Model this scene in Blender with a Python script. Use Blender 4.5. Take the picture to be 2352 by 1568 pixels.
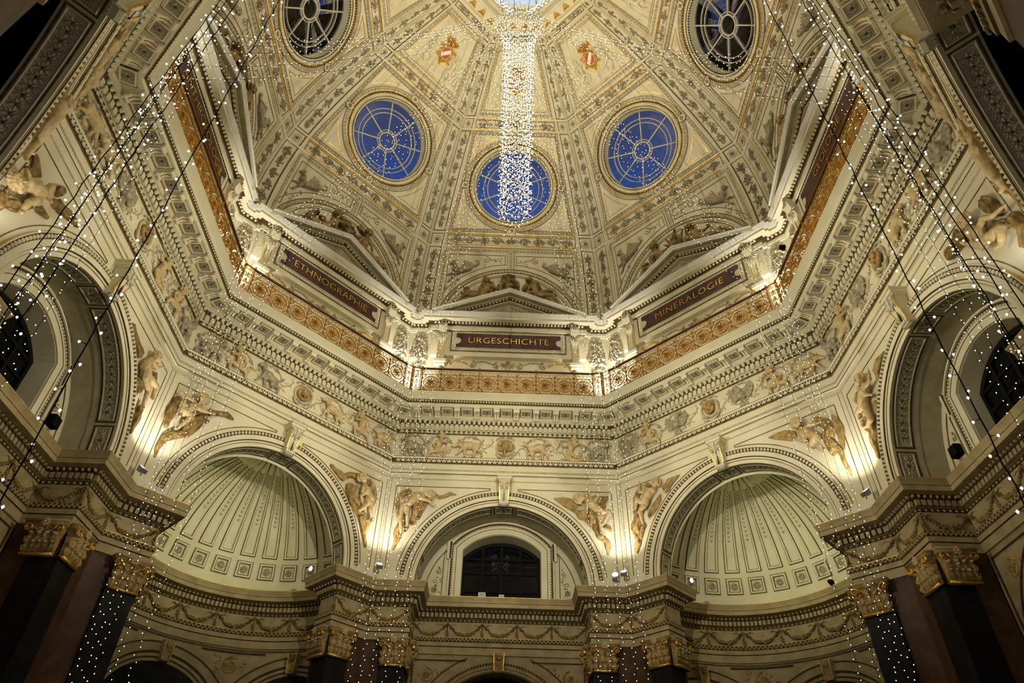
import bpy, math, random
import numpy as np
from math import sin, cos, pi, sqrt, radians as R, atan2, hypot, tan
random.seed(7)
T = tan(pi / 8)
scene = bpy.context.scene
for o in list(bpy.data.objects):
    bpy.data.objects.remove(o)
COL = scene.collection

# ---------------------------------------------------------------- camera, world, exposure, lights
cam = bpy.data.objects.new('camera', bpy.data.cameras.new('camera'))
COL.objects.link(cam)
cam.data.sensor_width = 36.0
cam.data.lens = 36.0 * 1615.68 / 2352
cam.data.clip_start, cam.data.clip_end = 0.05, 300
YAW, PITCH, ROLL = 0.0129136, 0.7228267, 0.0254534
from mathutils import Matrix, Vector
_f = Vector((sin(YAW) * cos(PITCH), cos(YAW) * cos(PITCH), sin(PITCH)))
_r = Vector((cos(YAW), -sin(YAW), 0))
_u = _r.cross(_f)
_r2 = cos(ROLL) * _r + sin(ROLL) * _u
_u2 = -sin(ROLL) * _r + cos(ROLL) * _u
cam.matrix_world = Matrix(((_r2.x, _u2.x, -_f.x, -0.1292), (_r2.y, _u2.y, -_f.y, -11.3824),
                           (_r2.z, _u2.z, -_f.z, 0.0), (0, 0, 0, 1)))
scene.camera = cam
vs = scene.view_settings
scene.display_settings.display_device = 'sRGB'
vs.view_transform = 'Standard'; vs.look = 'None'; vs.gamma = 1.0; vs.use_curve_mapping = False
vs.exposure = 0.0
scene.cycles.max_bounces = 5
scene.cycles.use_adaptive_sampling = True
scene.cycles.adaptive_threshold = 0.05
scene.cycles.time_limit = 1150.0
scene.cycles.diffuse_bounces = 3
scene.cycles.transparent_max_bounces = 8
scene.cycles.sample_clamp_indirect = 4.0

# dusk sky outside: deep blue, brighter low down
world = bpy.data.worlds.new('dusk'); scene.world = world; world.use_nodes = True
nt = world.node_tree; nt.nodes.clear()
wo = nt.nodes.new('ShaderNodeOutputWorld'); bg = nt.nodes.new('ShaderNodeBackground')
tc = nt.nodes.new('ShaderNodeTexCoord'); sx = nt.nodes.new('ShaderNodeSeparateXYZ')
cr = nt.nodes.new('ShaderNodeValToRGB')
nt.links.new(tc.outputs['Generated'], sx.inputs[0]); nt.links.new(sx.outputs['Z'], cr.inputs[0])
nt.links.new(cr.outputs[0], bg.inputs[0]); nt.links.new(bg.outputs[0], wo.inputs[0])
e = cr.color_ramp.elements
e[0].position = 0.78; e[0].color = (0.018, 0.070, 0.30, 1)
e[1].position = 0.92; e[1].color = (0.055, 0.056, 0.090, 1)
m = cr.color_ramp.elements.new(0.825); m.color = (0.026, 0.050, 0.17, 1)
m = cr.color_ramp.elements.new(0.87); m.color = (0.042, 0.048, 0.100, 1)
bg.inputs[1].default_value = 1.0

LIGHTS = []
def loc(k, t, a, z):
    th = k * pi / 4
    return Vector((a * sin(th) + t * cos(th), a * cos(th) - t * sin(th), z))
def spot(p, q, power, angle, blend, col, rad=0.08):
    ld = bpy.data.lights.new('spot_beam', 'SPOT'); ld.energy = power; ld.color = col
    ld.spot_size = R(angle); ld.spot_blend = blend; ld.shadow_soft_size = rad
    o = bpy.data.objects.new('spot_beam', ld); COL.objects.link(o)
    o.location = p; o.rotation_euler = (q - p).to_track_quat('-Z', 'Y').to_euler()
    LIGHTS.append(o)
    return o
WARM = (1.0, 0.925, 0.70); WHITE = (1.0, 0.96, 0.86); AMBER = (1.0, 0.80, 0.46); GREENISH = (0.92, 0.92, 0.46)
PIER_W, CROSS_W, ATTIC_W, DOME_W, NICHE_W = 200, 4000, 640, 900, 72
for k in range(8):                                  # corner between face k and face k+1
    c = k + 0.5
    rr = 1 / cos(pi / 8)
    # floodlight on the pier cornice, washing the wall straight above it
    spot(loc(c, 0, 8.40 * rr, 8.95), loc(c, 0, 8.85 * rr, 13.2), PIER_W * (0.4 if k in (2, 3, 4, 5) else 1), 120, 1.0, WHITE, 0.06)
    # its neighbour throws across the hall to the opposite arches and cornice
    spot(loc(c, 0, 8.35 * rr, 9.0), loc(c + 4, 0, 9.0, 11.9), CROSS_W * {7: .35, 0: .35, 6: .7, 1: .7}.get(k, 1.15), 45, 0.75, WARM, 0.12)
    # floodlight behind the balcony rail, washing attic corner and dome rib
    spot(loc(c, 0, 8.55 * rr, 15.0), loc(c, 0, 8.95 * rr, 19.0), ATTIC_W, 92, 0.9, WHITE, 0.05)
    # wide uplight from the balcony across to the dome
    spot(loc(c, 0, 8.35 * rr, 15.6), loc(c + 4, 0, 3.0, 28.0), DOME_W, 66, 1.0, AMBER, 0.2)
for z, w in ((24.4, 330), (22.5, 230), (20.0, 120), (17.0, 60)):      # light of the thousands of bulbs in the hanging column
    ld = bpy.data.lights.new('column_glow', 'POINT'); ld.energy = w; ld.color = (1.0, 0.93, 0.78); ld.shadow_soft_size = 0.0
    o = bpy.data.objects.new('column_glow', ld); COL.objects.link(o); o.location = (0, 0, z)
for x in (-5.2, 5.2):                               # dim unseen fill lights, added to lift the dark soffits of the near arches
    ld = bpy.data.lights.new('soffit_fill', 'POINT'); ld.energy = 170; ld.color = (1.0, 0.85, 0.52); ld.shadow_soft_size = 0.1
    o = bpy.data.objects.new('soffit_fill', ld); COL.objects.link(o); o.location = (x, -5.2, 0.6)
for k in (1, 7):                                    # lamps at the niche mouth
    for s in (-1, 1):
        spot(loc(k, s * 2.35, 10.1, 8.6), loc(k, -s * 1.2, 12.4, 9.8), NICHE_W, 130, 1.0, GREENISH, 0.03)
# ---------------------------------------------------------------- materials
def nodes_mat(name):
    m = bpy.data.materials.new(name); m.use_nodes = True
    return m, m.node_tree, m.node_tree.nodes['Principled BSDF']
def mat(name, col, rough=0.6, metal=0.0, col2=None, scale=6.0, bump=0.0, bscale=40.0, spec=0.3):
    m, nt, b = nodes_mat(name)
    b.inputs['Roughness'].default_value = rough; b.inputs['Metallic'].default_value = metal
    b.inputs['Specular IOR Level'].default_value = spec
    b.inputs['Base Color'].default_value = (*col, 1)
    tc = nt.nodes.new('ShaderNodeTexCoord')
    if col2:
        n = nt.nodes.new('ShaderNodeTexNoise'); n.inputs['Scale'].default_value = scale; n.inputs['Detail'].default_value = 5
        nt.links.new(tc.outputs['Object'], n.inputs['Vector'])
        r = nt.nodes.new('ShaderNodeValToRGB'); r.color_ramp.elements[0].position = 0.40; r.color_ramp.elements[1].position = 0.62
        r.color_ramp.elements[0].color = (*col, 1); r.color_ramp.elements[1].color = (*col2, 1)
        nt.links.new(n.outputs[0], r.inputs[0]); nt.links.new(r.outputs[0], b.inputs['Base Color'])
    if bump:
        n2 = nt.nodes.new('ShaderNodeTexNoise'); n2.inputs['Scale'].default_value = bscale; n2.inputs['Detail'].default_value = 3
        nt.links.new(tc.outputs['Object'], n2.inputs['Vector'])
        bp = nt.nodes.new('ShaderNodeBump'); bp.inputs['Strength'].default_value = bump; bp.inputs['Distance'].default_value = 0.02
        nt.links.new(n2.outputs[0], bp.inputs['Height']); nt.links.new(bp.outputs[0], b.inputs['Normal'])
    return m
M = {}
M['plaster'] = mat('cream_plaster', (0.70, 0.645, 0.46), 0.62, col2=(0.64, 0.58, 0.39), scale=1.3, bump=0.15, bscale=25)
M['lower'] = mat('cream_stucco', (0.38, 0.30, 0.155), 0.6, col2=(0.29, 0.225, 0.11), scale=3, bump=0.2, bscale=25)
M['line'] = mat('brown_painted_fillet', (0.10, 0.062, 0.015), 0.6, col2=(0.20, 0.13, 0.03), scale=5)
M['dark'] = mat('dark_brown_ground', (0.045, 0.027, 0.006), 0.7, col2=(0.09, 0.055, 0.012), scale=9)
M['gold'] = mat('gilding', (0.85, 0.56, 0.13), 0.36, 0.85, col2=(0.62, 0.38, 0.08), scale=9, bump=0.2)
M['iron'] = mat('gilt_ironwork', (0.50, 0.25, 0.028), 0.42, 0.45, col2=(0.22, 0.10, 0.010), scale=7)
M['rail'] = mat('brown_handrail', (0.09, 0.035, 0.012), 0.4)
M['tan'] = mat('tan_patina', (0.42, 0.28, 0.10), 0.5, col2=(0.24, 0.15, 0.04), scale=8, bump=0.6, bscale=34)
M['tan2'] = mat('honey_patina', (0.60, 0.46, 0.24), 0.5, col2=(0.44, 0.31, 0.13), scale=8, bump=0.55, bscale=34)
M['scrollrelief'] = mat('umber_scroll_relief', (0.62, 0.54, 0.36), 0.6, col2=(0.33, 0.25, 0.12), scale=11, bump=0.4, bscale=30)
M['umber'] = mat('umber_drapery', (0.28, 0.18, 0.055), 0.5, col2=(0.13, 0.08, 0.02), scale=7, bump=0.6, bscale=34)
M['flesh'] = mat('bronzed_statue_body', (0.34, 0.23, 0.085), 0.42, col2=(0.14, 0.09, 0.025), scale=4, bump=0.5, bscale=26)
M['grey'] = mat('grey_relief', (0.24, 0.20, 0.12), 0.6, col2=(0.42, 0.37, 0.25), scale=14, bump=0.3, bscale=30)
M['pale'] = mat('pale_relief', (0.52, 0.45, 0.29), 0.6, col2=(0.36, 0.29, 0.17), scale=5, bump=0.3, bscale=25)
M['band'] = mat('ochre_band', (0.40, 0.35, 0.22), 0.6, col2=(0.54, 0.49, 0.33), scale=18)
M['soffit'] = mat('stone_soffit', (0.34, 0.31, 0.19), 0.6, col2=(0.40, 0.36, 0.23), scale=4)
M['statue'] = mat('brown_statue', (0.26, 0.17, 0.06), 0.4, col2=(0.06, 0.038, 0.013), scale=3.2, bump=0.4, bscale=16)
M['black'] = mat('black_marble', (0.006, 0.0055, 0.0055), 0.5, col2=(0.014, 0.013, 0.015), scale=3, spec=0.15)
M['red'] = mat('red_brown_marble', (0.055, 0.027, 0.013), 0.5, col2=(0.085, 0.048, 0.026), scale=2.5, spec=0.2)
M['plaque'] = mat('dark_red_plaque', (0.075, 0.026, 0.015), 0.5, col2=(0.045, 0.016, 0.010), scale=3)
M['dkwin'] = mat('dark_window_frame', (0.006, 0.0055, 0.005), 0.7, spec=0.1)
M['wire'] = mat('black_cable', (0.010, 0.009, 0.006), 0.9, spec=0.0)
M['shield'] = mat('red_enamel', (0.50, 0.11, 0.03), 0.4)
M['white'] = mat('white_enamel', (0.80, 0.78, 0.72), 0.4)
M['grip'] = mat('grey_metal', (0.28, 0.28, 0.30), 0.35, 0.6)
M['chalk'] = mat('white_painted_block', (0.68, 0.65, 0.55), 0.6, col2=(0.62, 0.59, 0.48), scale=2)
M['frost'] = mat('window_bar_paint', (0.55, 0.51, 0.36), 0.5)
def emis(name, col, st, sampled=False):
    m = bpy.data.materials.new(name); m.use_nodes = True; nt = m.node_tree; nt.nodes.clear()
    o = nt.nodes.new('ShaderNodeOutputMaterial'); e = nt.nodes.new('ShaderNodeEmission')
    e.inputs[0].default_value = (*col, 1); e.inputs[1].default_value = st
    nt.links.new(e.outputs[0], o.inputs[0])
    if not sampled:
        m.cycles.emission_sampling = 'NONE'
    return m
M['bulb'] = emis('fairy_bulb', (1.0, 0.84, 0.58), 9)
M['bulbw'] = emis('cool_fairy_bulb', (1.0, 0.92, 0.84), 22)
M['lamp'] = emis('floodlight_lens', (0.92, 0.95, 1.0), 25)
M['laylight'] = emis('lit_laylight_glass', (0.62, 0.72, 0.82), 1.0)
def glassmat():
    m = bpy.data.materials.new('window_glass'); m.use_nodes = True; nt = m.node_tree; nt.nodes.clear()
    o = nt.nodes.new('ShaderNodeOutputMaterial'); mx = nt.nodes.new('ShaderNodeMixShader')
    t = nt.nodes.new('ShaderNodeBsdfTransparent'); g = nt.nodes.new('ShaderNodeBsdfGlossy')
    f = nt.nodes.new('ShaderNodeFresnel'); f.inputs[0].default_value = 1.45
    g.inputs['Roughness'].default_value = 0.0
    nt.links.new(f.outputs[0], mx.inputs[0]); nt.links.new(t.outputs[0], mx.inputs[1]); nt.links.new(g.outputs[0], mx.inputs[2])
    nt.links.new(mx.outputs[0], o.inputs[0])
    return m
M['glass'] = glassmat()
M['dkglass'] = mat('dark_pane', (0.003, 0.003, 0.005), 0.01, spec=0.2)

# ---------------------------------------------------------------- mesh building
class MB:
    def __init__(s, smooth=False):
        s.v = []; s.f = []; s.m = []; s.mats = []; s.smooth = smooth
    def mi(s, m):
        if m not in s.mats: s.mats.append(m)
        return s.mats.index(m)
    def add(s, vs, fs, m):
        n = len(s.v); i = s.mi(m)
        s.v.extend(vs)
        for f in fs:
            s.f.append([a + n for a in f]); s.m.append(i)
    def box(s, u0, u1, v0, v1, h0, h1, m, tp=0.0):
        a, b = tp * (u1 - u0) / 2, tp * (v1 - v0) / 2
        s.add([(u0, v0, h0), (u1, v0, h0), (u1, v1, h0), (u0, v1, h0),
               (u0 + a, v0 + b, h1), (u1 - a, v0 + b, h1), (u1 - a, v1 - b, h1), (u0 + a, v1 - b, h1)],
              [(3, 2, 1, 0), (4, 5, 6, 7), (0, 1, 5, 4), (1, 2, 6, 5), (2, 3, 7, 6), (3, 0, 4, 7)], m)
    def poly(s, pts, h0, h1, m):
        n = len(pts)
        s.add([(x, y, h0) for x, y in pts] + [(x, y, h1) for x, y in pts],
              [list(range(n))[::-1], list(range(n, 2 * n))] + [(i, (i + 1) % n, n + (i + 1) % n, n + i) for i in range(n)], m)
    def ridge(s, pts, w, h, m, closed=False, base=0.0, prof='flat', ws=None):
        """raised strip of width w and height h along a 2D polyline with mitred corners"""
        n = len(pts)
        if n < 2: return
        P = [Vector((p[0], p[1])) for p in pts]
        if prof == 'flat': cs = [(-1, 0), (-1, 1), (1, 1), (1, 0)]
        elif prof == 'tri': cs = [(-1, 0), (0, 1), (1, 0)]
        elif prof == 'tube': cs = [(-1, 0), (-.5, 1), (.5, 1), (1, 0), (.5, -1), (-.5, -1)]
        else: cs = [(-1, 0), (-.75, .7), (0, 1), (.75, .7), (1, 0)]
        vs = []
        for i in range(n):
            if closed: a, b, c = P[i - 1], P[i], P[(i + 1) % n]
            else: a, b, c = P[max(i - 1, 0)], P[i], P[min(i + 1, n - 1)]
            d1 = (b - a); d2 = (c - b)
            if d1.length < 1e-9: d1 = d2
            if d2.length < 1e-9: d2 = d1
            if d1.length < 1e-9: d1 = d2 = Vector((1, 0))
            d1 = d1.normalized(); d2 = d2.normalized()
            n1 = Vector((-d1.y, d1.x)); n2 = Vector((-d2.y, d2.x)); nn = n1 + n2
            if nn.length < 1e-4: nn = n1.copy()
            nn.normalize(); k = max(nn.dot(n1), 0.35); off = nn / k
            hw = w / 2 * (ws[i] if ws else 1); hh = h * (ws[i] if ws else 1)
            for c0, c1 in cs:
                q = b + off * (c0 * hw)
                vs.append((q.x, q.y, base + c1 * hh))
        L = len(cs); fs = []
        ring = prof == 'tube'
        for i in range(n if closed else n - 1):
            j = (i + 1) % n
            for c in range(L if ring else L - 1):
                d = (c + 1) % L
                fs.append((i * L + c, i * L + d, j * L + d, j * L + c))
        if not closed:
            fs.append(tuple(range(L))); fs.append(tuple(range((n - 1) * L, n * L))[::-1])
        s.add(vs, fs, m)
    def blob(s, u, v, ru, rv, h, m, rot=0.0, n=7, base=0.0):
        c, si = cos(rot), sin(rot); vs = []
        for rr, hh in ((1.0, 0.0), (0.78, 0.62)):
            for i in range(n):
                a = 2 * pi * i / n; x, y = ru * rr * cos(a), rv * rr * sin(a)
                vs.append((u + c * x - si * y, v + si * x + c * y, base + h * hh))
        vs.append((u, v, base + h))
        fs = [(i, (i + 1) % n, n + (i + 1) % n, n + i) for i in range(n)] + [(n + i, n + (i + 1) % n, 2 * n) for i in range(n)]
        s.add(vs, fs, m)
    def leaf(s, u, v, L, w, ang, h, m, base=0.0):
        c, si = cos(ang), sin(ang)
        def q(x, y, z): return (u + c * x - si * y, v + si * x + c * y, base + z)
        s.add([q(0, 0, 0), q(L * .45, w / 2, h * .2), q(L * .95, w * .12, 0), q(L, 0, h * .5), q(L * .95, -w * .12, 0), q(L * .45, -w / 2, h * .2), q(L * .5, 0, h)],
              [(0, 6, 1), (1, 6, 3, 2), (3, 6, 5, 4), (5, 6, 0)], m)
    def rosette(s, u, v, r, h, m, petals=8, m2=None, base=0.0):
        for i in range(petals):
            s.leaf(u + .12 * r * cos(2 * pi * i / petals), v + .12 * r * sin(2 * pi * i / petals), r * .9, r * .62, 2 * pi * i / petals, h * .7, m, base)
        s.blob(u, v, r * .3, r * .3, h, m2 or m, base=base)
    def scroll(s, u, v, r, turns, a0, dirn, w, h, m, base=0.0):
        n = int(14 * turns) + 2; pts = []
        for i in range(n):
            t = i / (n - 1); rr = r * (1 - t) ** 1.0 + r * .12 * t
            a = a0 + dirn * 2 * pi * turns * t
            pts.append((u + rr * cos(a), v + rr * sin(a)))
        s.ridge(pts, w, h, m, prof='round', ws=[1 - .55 * i / (n - 1) for i in range(n)], base=base)
        s.blob(pts[-1][0], pts[-1][1], w * .8, w * .8, h * 1.1, m, base=base)
    def map(s, fn):
        s.v = [tuple(p) for p in fn(np.array(s.v, float))]
        return s
    def mesh(s, name='mesh'):
        me = bpy.data.meshes.new(name)
        me.from_pydata(s.v, [], s.f)
        for m in s.mats: me.materials.append(M[m])
        if len(s.mats) > 1: me.polygons.foreach_set('material_index', s.m)
        if s.smooth: me.polygons.foreach_set('use_smooth', [True] * len(s.f))
        me.update()
        return me

def put(name, me, parent=None, k=0, at=None, rot=None, **props):
    if isinstance(me, MB): me = me.mesh(name)
    o = bpy.data.objects.new(name, me); COL.objects.link(o)
    if parent is not None: o.parent = parent
    elif k: o.rotation_euler = (0, 0, -k * pi / 4)
    if at is not None: o.location = at
    if rot is not None: o.rotation_euler = rot
    for a, b in props.items(): o[a] = b
    return o
def copy_tree(o, parent=None):
    c = o.copy(); COL.objects.link(c); c.parent = parent
    for ch in list(o.children): copy_tree(ch, c)
    return c
def empty(name, p=(0, 0, 0), k=0, **props):
    return put(name, None, None, k, at=p, **props)
def wallmap(a0):
    def fn(P): return np.stack([P[:, 0], a0 - P[:, 2], P[:, 1]], 1)
    return fn
def soffmap(z0):
    def fn(P): return np.stack([P[:, 0], P[:, 1], z0 - P[:, 2]], 1)
    return fn
def arcpts(cx, cy, r, a0, a1, n):
    return [(cx + r * cos(a0 + (a1 - a0) * i / n), cy + r * sin(a0 + (a1 - a0) * i / n)) for i in range(n + 1)]
def dens(pts, step, closed=False):
    out = []; n = len(pts)
    for i in range(n if closed else n - 1):
        a, b = pts[i], pts[(i + 1) % n]; k = max(1, int(hypot(b[0] - a[0], b[1] - a[1]) / step))
        out += [(a[0] + (b[0] - a[0]) * j / k, a[1] + (b[1] - a[1]) * j / k) for j in range(k)]
    if not closed: out.append(pts[-1])
    return out
def along(pts, pitch, closed=False, start=0.5):
    """evenly spaced (u, v, angle) along a polyline"""
    P = list(pts) + ([pts[0]] if closed else []); out = []
    L = [0]
    for i in range(len(P) - 1): L.append(L[-1] + hypot(P[i + 1][0] - P[i][0], P[i + 1][1] - P[i][1]))
    n = max(1, round(L[-1] / pitch)); pt = L[-1] / n; i = 0
    for j in range(n):
        d = (j + start) * pt
        while i < len(L) - 2 and L[i + 1] < d: i += 1
        t = (d - L[i]) / max(L[i + 1] - L[i], 1e-9)
        a, b = P[i], P[i + 1]
        out.append((a[0] + (b[0] - a[0]) * t, a[1] + (b[1] - a[1]) * t, atan2(b[1] - a[1], b[0] - a[0])))
    return out
def face_sweep(mb, prof, m, t0=None, t1=None):
    """moulding profile [(a, z)...] run across one face, mitred on the octagon folds; optional per-segment materials"""
    for i in range(len(prof) - 1):
        (a, z), (b, y) = prof[i][:2], prof[i + 1][:2]
        mm = prof[i][2] if len(prof[i]) > 2 else m
        l0, l1 = (-a * T, -b * T) if t0 is None else (t0, t0)
        r0, r1 = (a * T, b * T) if t1 is None else (t1, t1)
        mb.add([(l0, a, z), (r0, a, z), (r1, b, y), (l1, b, y)], [(0, 1, 2, 3)], mm)
def offset_path(path, d, closed=False):
    out = []; n = len(path)
    for i in range(n):
        a, b, c = (path[i - 1], path[i], path[(i + 1) % n]) if closed else (path[max(i - 1, 0)], path[i], path[min(i + 1, n - 1)])
        d1 = Vector((b[0] - a[0], b[1] - a[1])); d2 = Vector((c[0] - b[0], c[1] - b[1]))
        if d1.length < 1e-9: d1 = d2
        if d2.length < 1e-9: d2 = d1
        d1 = d1.normalized(); d2 = d2.normalized()
        n1 = Vector((d1.y, -d1.x)); n2 = Vector((d2.y, -d2.x)); nn = (n1 + n2)
        if nn.length < 1e-4: nn = n1.copy()
        nn.normalize(); k = max(nn.dot(n1), .3)
        out.append((b[0] + nn.x / k * d, b[1] + nn.y / k * d))
    return out
def path_sweep(mb, path, prof, m, i0=0, i1=None, closed=False):
    """sweep profile [(offset towards the hall, z)...] along a plan path (hall on the right-hand side of travel)"""
    i1 = len(path) - 1 if i1 is None else i1
    for j in range(len(prof) - 1):
        mm = prof[j][2] if len(prof[j]) > 2 else m
        A = offset_path(path, prof[j][0], closed); B = offset_path(path, prof[j + 1][0], closed)
        for i in range(i0, i1):
            k = (i + 1) % len(path)
            mb.add([(*A[i], prof[j][1]), (*A[k], prof[j][1]), (*B[k], prof[j + 1][1]), (*B[i], prof[j + 1][1])], [(3, 2, 1, 0)], mm)

# ---------------------------------------------------------------- modelled figures
def _cap(V, F, p, r, q, s, seg=9):
    p, q = Vector(p), Vector(q); d = q - p
    L = d.length; d = d / L if L > 1e-6 else Vector((0, 0, 1))
    x = d.orthogonal().normalized(); y = d.cross(x); n0 = len(V)
    rings = [(-1.3, p, r), (-.75, p, r), (0, p, r), (0, q, s), (.75, q, s), (1.3, q, s)]
    V.append(tuple(p - d * r))
    for a, c, rr in rings[0:0] + [(-.8, p, r), (0, p, r), (0, q, s), (.8, q, s)]:
        for i in range(seg):
            an = 2 * pi * i / seg
            V.append(tuple(c + d * (rr * sin(a)) + (x * cos(an) + y * sin(an)) * (rr * cos(a))))
    V.append(tuple(q + d * s)); e = len(V) - 1
    for i in range(seg):
        j = (i + 1) % seg
        F.append((n0, n0 + 1 + j, n0 + 1 + i))
        for k in range(3):
            F.append((n0 + 1 + k * seg + i, n0 + 1 + k * seg + j, n0 + 1 + (k + 1) * seg + j, n0 + 1 + (k + 1) * seg + i))
        F.append((e, n0 + 1 + 3 * seg + i, n0 + 1 + 3 * seg + j))
class Clay:
    def __init__(s): s.V = []; s.F = []
    def cap(s, p, r, q=None, t=None): _cap(s.V, s.F, p, r, q if q is not None else (p[0], p[1], p[2] + 1e-3), t if t is not None else r)
    def chain(s, pts):
        for a, b in zip(pts[:-1], pts[1:]): s.cap(a[:3], a[3], b[:3], b[3])
        if len(pts) == 1: s.cap(pts[0][:3], pts[0][3])
    def slab(s, pts, h0, h1):
        n0 = len(s.V); n = len(pts)
        area = sum(pts[i][0] * pts[(i + 1) % n][1] - pts[(i + 1) % n][0] * pts[i][1] for i in range(n))
        if area < 0: pts = pts[::-1]
        s.V += [(x, y, h0) for x, y in pts] + [(x, y, h1) for x, y in pts]
        s.F.append([n0 + i for i in range(n)][::-1]); s.F.append([n0 + n + i for i in range(n)])
        for i in range(n):
            j = (i + 1) % n; s.F.append((n0 + i, n0 + j, n0 + n + j, n0 + n + i))
    def bake(s, voxel, mat_, fn, name='figure', smooth=1):
        me = bpy.data.meshes.new('tmp'); me.from_pydata(s.V, [], s.F); me.update()
        o = bpy.data.objects.new('tmp', me); COL.objects.link(o)
        md = o.modifiers.new('r', 'REMESH'); md.mode = 'VOXEL'; md.voxel_size = voxel
        if smooth:
            sm = o.modifiers.new('s', 'SMOOTH'); sm.factor = .5; sm.iterations = smooth
        dg = bpy.context.evaluated_depsgraph_get()
        ev = o.evaluated_get(dg); out = bpy.data.meshes.new_from_object(ev)
        bpy.data.objects.remove(o); bpy.data.meshes.remove(me)
        out.name = name
        n = len(out.vertices); co = np.empty(n * 3); out.vertices.foreach_get('co', co); co = co.reshape(-1, 3)
        out.vertices.foreach_set('co', fn(co).ravel())
        out.materials.clear(); out.materials.append(M[mat_])
        out.polygons.foreach_set('use_smooth', [True] * len(out.polygons))
        out.update()
        return out
def limb(c, a, b, d, r, h):
    """upper limb a-b, lower limb b-d tapering"""
    c.cap((*a, h), r, (*b, h * 1.08), r * .72); c.cap((*b, h * 1.08), r * .76, (*d, h), r * .48)
def head(c, J0, J1, r, h, curls=True, hair_r=.34, rng=random):
    hd = Vector(J0); up = (hd - Vector(J1));
    up = up.normalized() if up.length > 1e-4 else Vector((0, 1)); rt = Vector((up.y, -up.x))
    def P(a, b, z): q = hd + rt * (a * r) + up * (b * r); return (q.x, q.y, h + z * r)
    c.cap(P(0, .18, -.05), r * .92, P(0, -.25, .12), r * .70)              # skull and jaw
    c.cap(P(0, .18, .86), r * .10, P(0, -.16, 1.04), r * .15)              # nose
    for sd in (-1, 1):
        c.cap(P(sd * .15, .30, .84), r * .10, P(sd * .55, .26, .66), r * .09)     # brow
        c.cap(P(sd * .40, -.22, .60), r * .24)                             # cheek
        c.cap(P(sd * .34, .08, .72), r * .11)                              # eye
        c.cap(P(sd * .95, .02, .0), r * .15, P(sd * .95, -.2, .0), r * .1)       # ear
    c.cap(P(-.16, -.48, .72), r * .09, P(.16, -.48, .72), r * .09)         # mouth
    c.cap(P(0, -.78, .52), r * .20)                                        # chin
    if curls:
        for i in range(20):
            a = pi * (-.12 + 1.24 * (i % 10) / 9); q = .45 if i < 10 else -.05
            c.cap(P(cos(a) * (.98 - .3 * (i < 10)), .25 + sin(a) * (.95 - .25 * (i < 10)), q), r * hair_r * rng.uniform(.6, .95))
def hand(c, e, w, r, h):
    d = Vector((w[0] - e[0], w[1] - e[1])); d = d.normalized() if d.length > 1e-4 else Vector((0, -1)); n = Vector((-d.y, d.x))
    def P(a, b, z): return (w[0] + d.x * a * r + n.x * b * r, w[1] + d.y * a * r + n.y * b * r, h + z * r)
    c.cap(P(0, 0, 0), r * .5, P(.9, 0, .1), r * .62)
    for i, (b, L) in enumerate(((-.55, 1.9), (-.18, 2.25), (.2, 2.2), (.55, 1.8))):
        c.cap(P(.9, b, .1), r * .22, P(L * .78, b * 1.25, .18), r * .2); c.cap(P(L * .78, b * 1.25, .18), r * .2, P(L, b * 1.3, -.15), r * .16)
    c.cap(P(.3, -.6, .2), r * .24, P(1.0, -1.15, .3), r * .18)
def human(c, J, s=1.0, h=.13, hr=.15):
    """continuous figure from 16 joints: head neck chest pelvis, two arms, two legs"""
    c.cap((*J[1], h * .9), .062 * s, (*J[0], h), .06 * s)
    c.cap((*J[2], h), .150 * s, (*J[1], h * .9), .085 * s)
    mid = ((J[2][0] + J[3][0]) / 2, (J[2][1] + J[3][1]) / 2)
    c.cap((*J[2], h), .152 * s, (*mid, h * 1.12), .132 * s); c.cap((*mid, h * 1.12), .134 * s, (*J[3], h), .145 * s)
    head(c, J[0], J[1], hr * s, h * 1.15)
    for i in (4, 7):
        c.cap((*J[2], h), .11 * s, (*J[i], h), .075 * s)
        limb(c, J[i], J[i + 1], J[i + 2], .068 * s, h * 1.2); hand(c, J[i + 1], J[i + 2], .042 * s, h * 1.2)
    for i in (10, 13):
        c.cap((*J[3], h), .13 * s, (*J[i], h), .108 * s)
        limb(c, J[i], J[i + 1], J[i + 2], .104 * s, h * 1.1)
        d = Vector((J[i + 2][0] - J[i + 1][0], J[i + 2][1] - J[i + 1][1])); d = d.normalized() if d.length > 1e-4 else Vector((0, -1))
        a = J[i + 2]; c.cap((*a, h), .05 * s, (a[0] + d.x * .09 * s + d.y * .03 * s, a[1] + d.y * .09 * s - d.x * .03 * s, h * 1.5), .036 * s)
def drape(c, pts, h=.07, k=1.0, rng=random):
    """cloth or mass with folds"""
    P = dens([(a, b) for a, b, _ in pts], .09) if len(pts) > 1 else [(pts[0][0], pts[0][1])]
    n = len(P); rs = []
    tot = [0]
    for i in range(len(pts) - 1): tot.append(tot[-1] + hypot(pts[i + 1][0] - pts[i][0], pts[i + 1][1] - pts[i][1]))
    d = 0
    for i, p in enumerate(P):
        if i: d += hypot(p[0] - P[i - 1][0], p[1] - P[i - 1][1])
        rs.append(float(np.interp(d, tot, [q[2] for q in pts])) if len(pts) > 1 else pts[0][2])
    c.chain([(p[0], p[1], h * .6, max(r * k * .8, .012)) for p, r in zip(P, rs)])
    for j in range(3):
        ph = rng.uniform(0, 6); ch = []
        for i, (p, r) in enumerate(zip(P, rs)):
            q = P[min(i + 1, n - 1)]; o = P[max(i - 1, 0)]
            dx, dy = q[0] - o[0], q[1] - o[1]; L = hypot(dx, dy) or 1
            w = sin(ph + i * .9) * .35 * r + (j - 1) * .55 * r
            ch.append((p[0] - dy / L * w, p[1] + dx / L * w, h * .6 + r * k * .75 * (1 - .25 * abs(j - 1)), max(r * .26, .01)))
        c.chain(ch)
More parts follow.
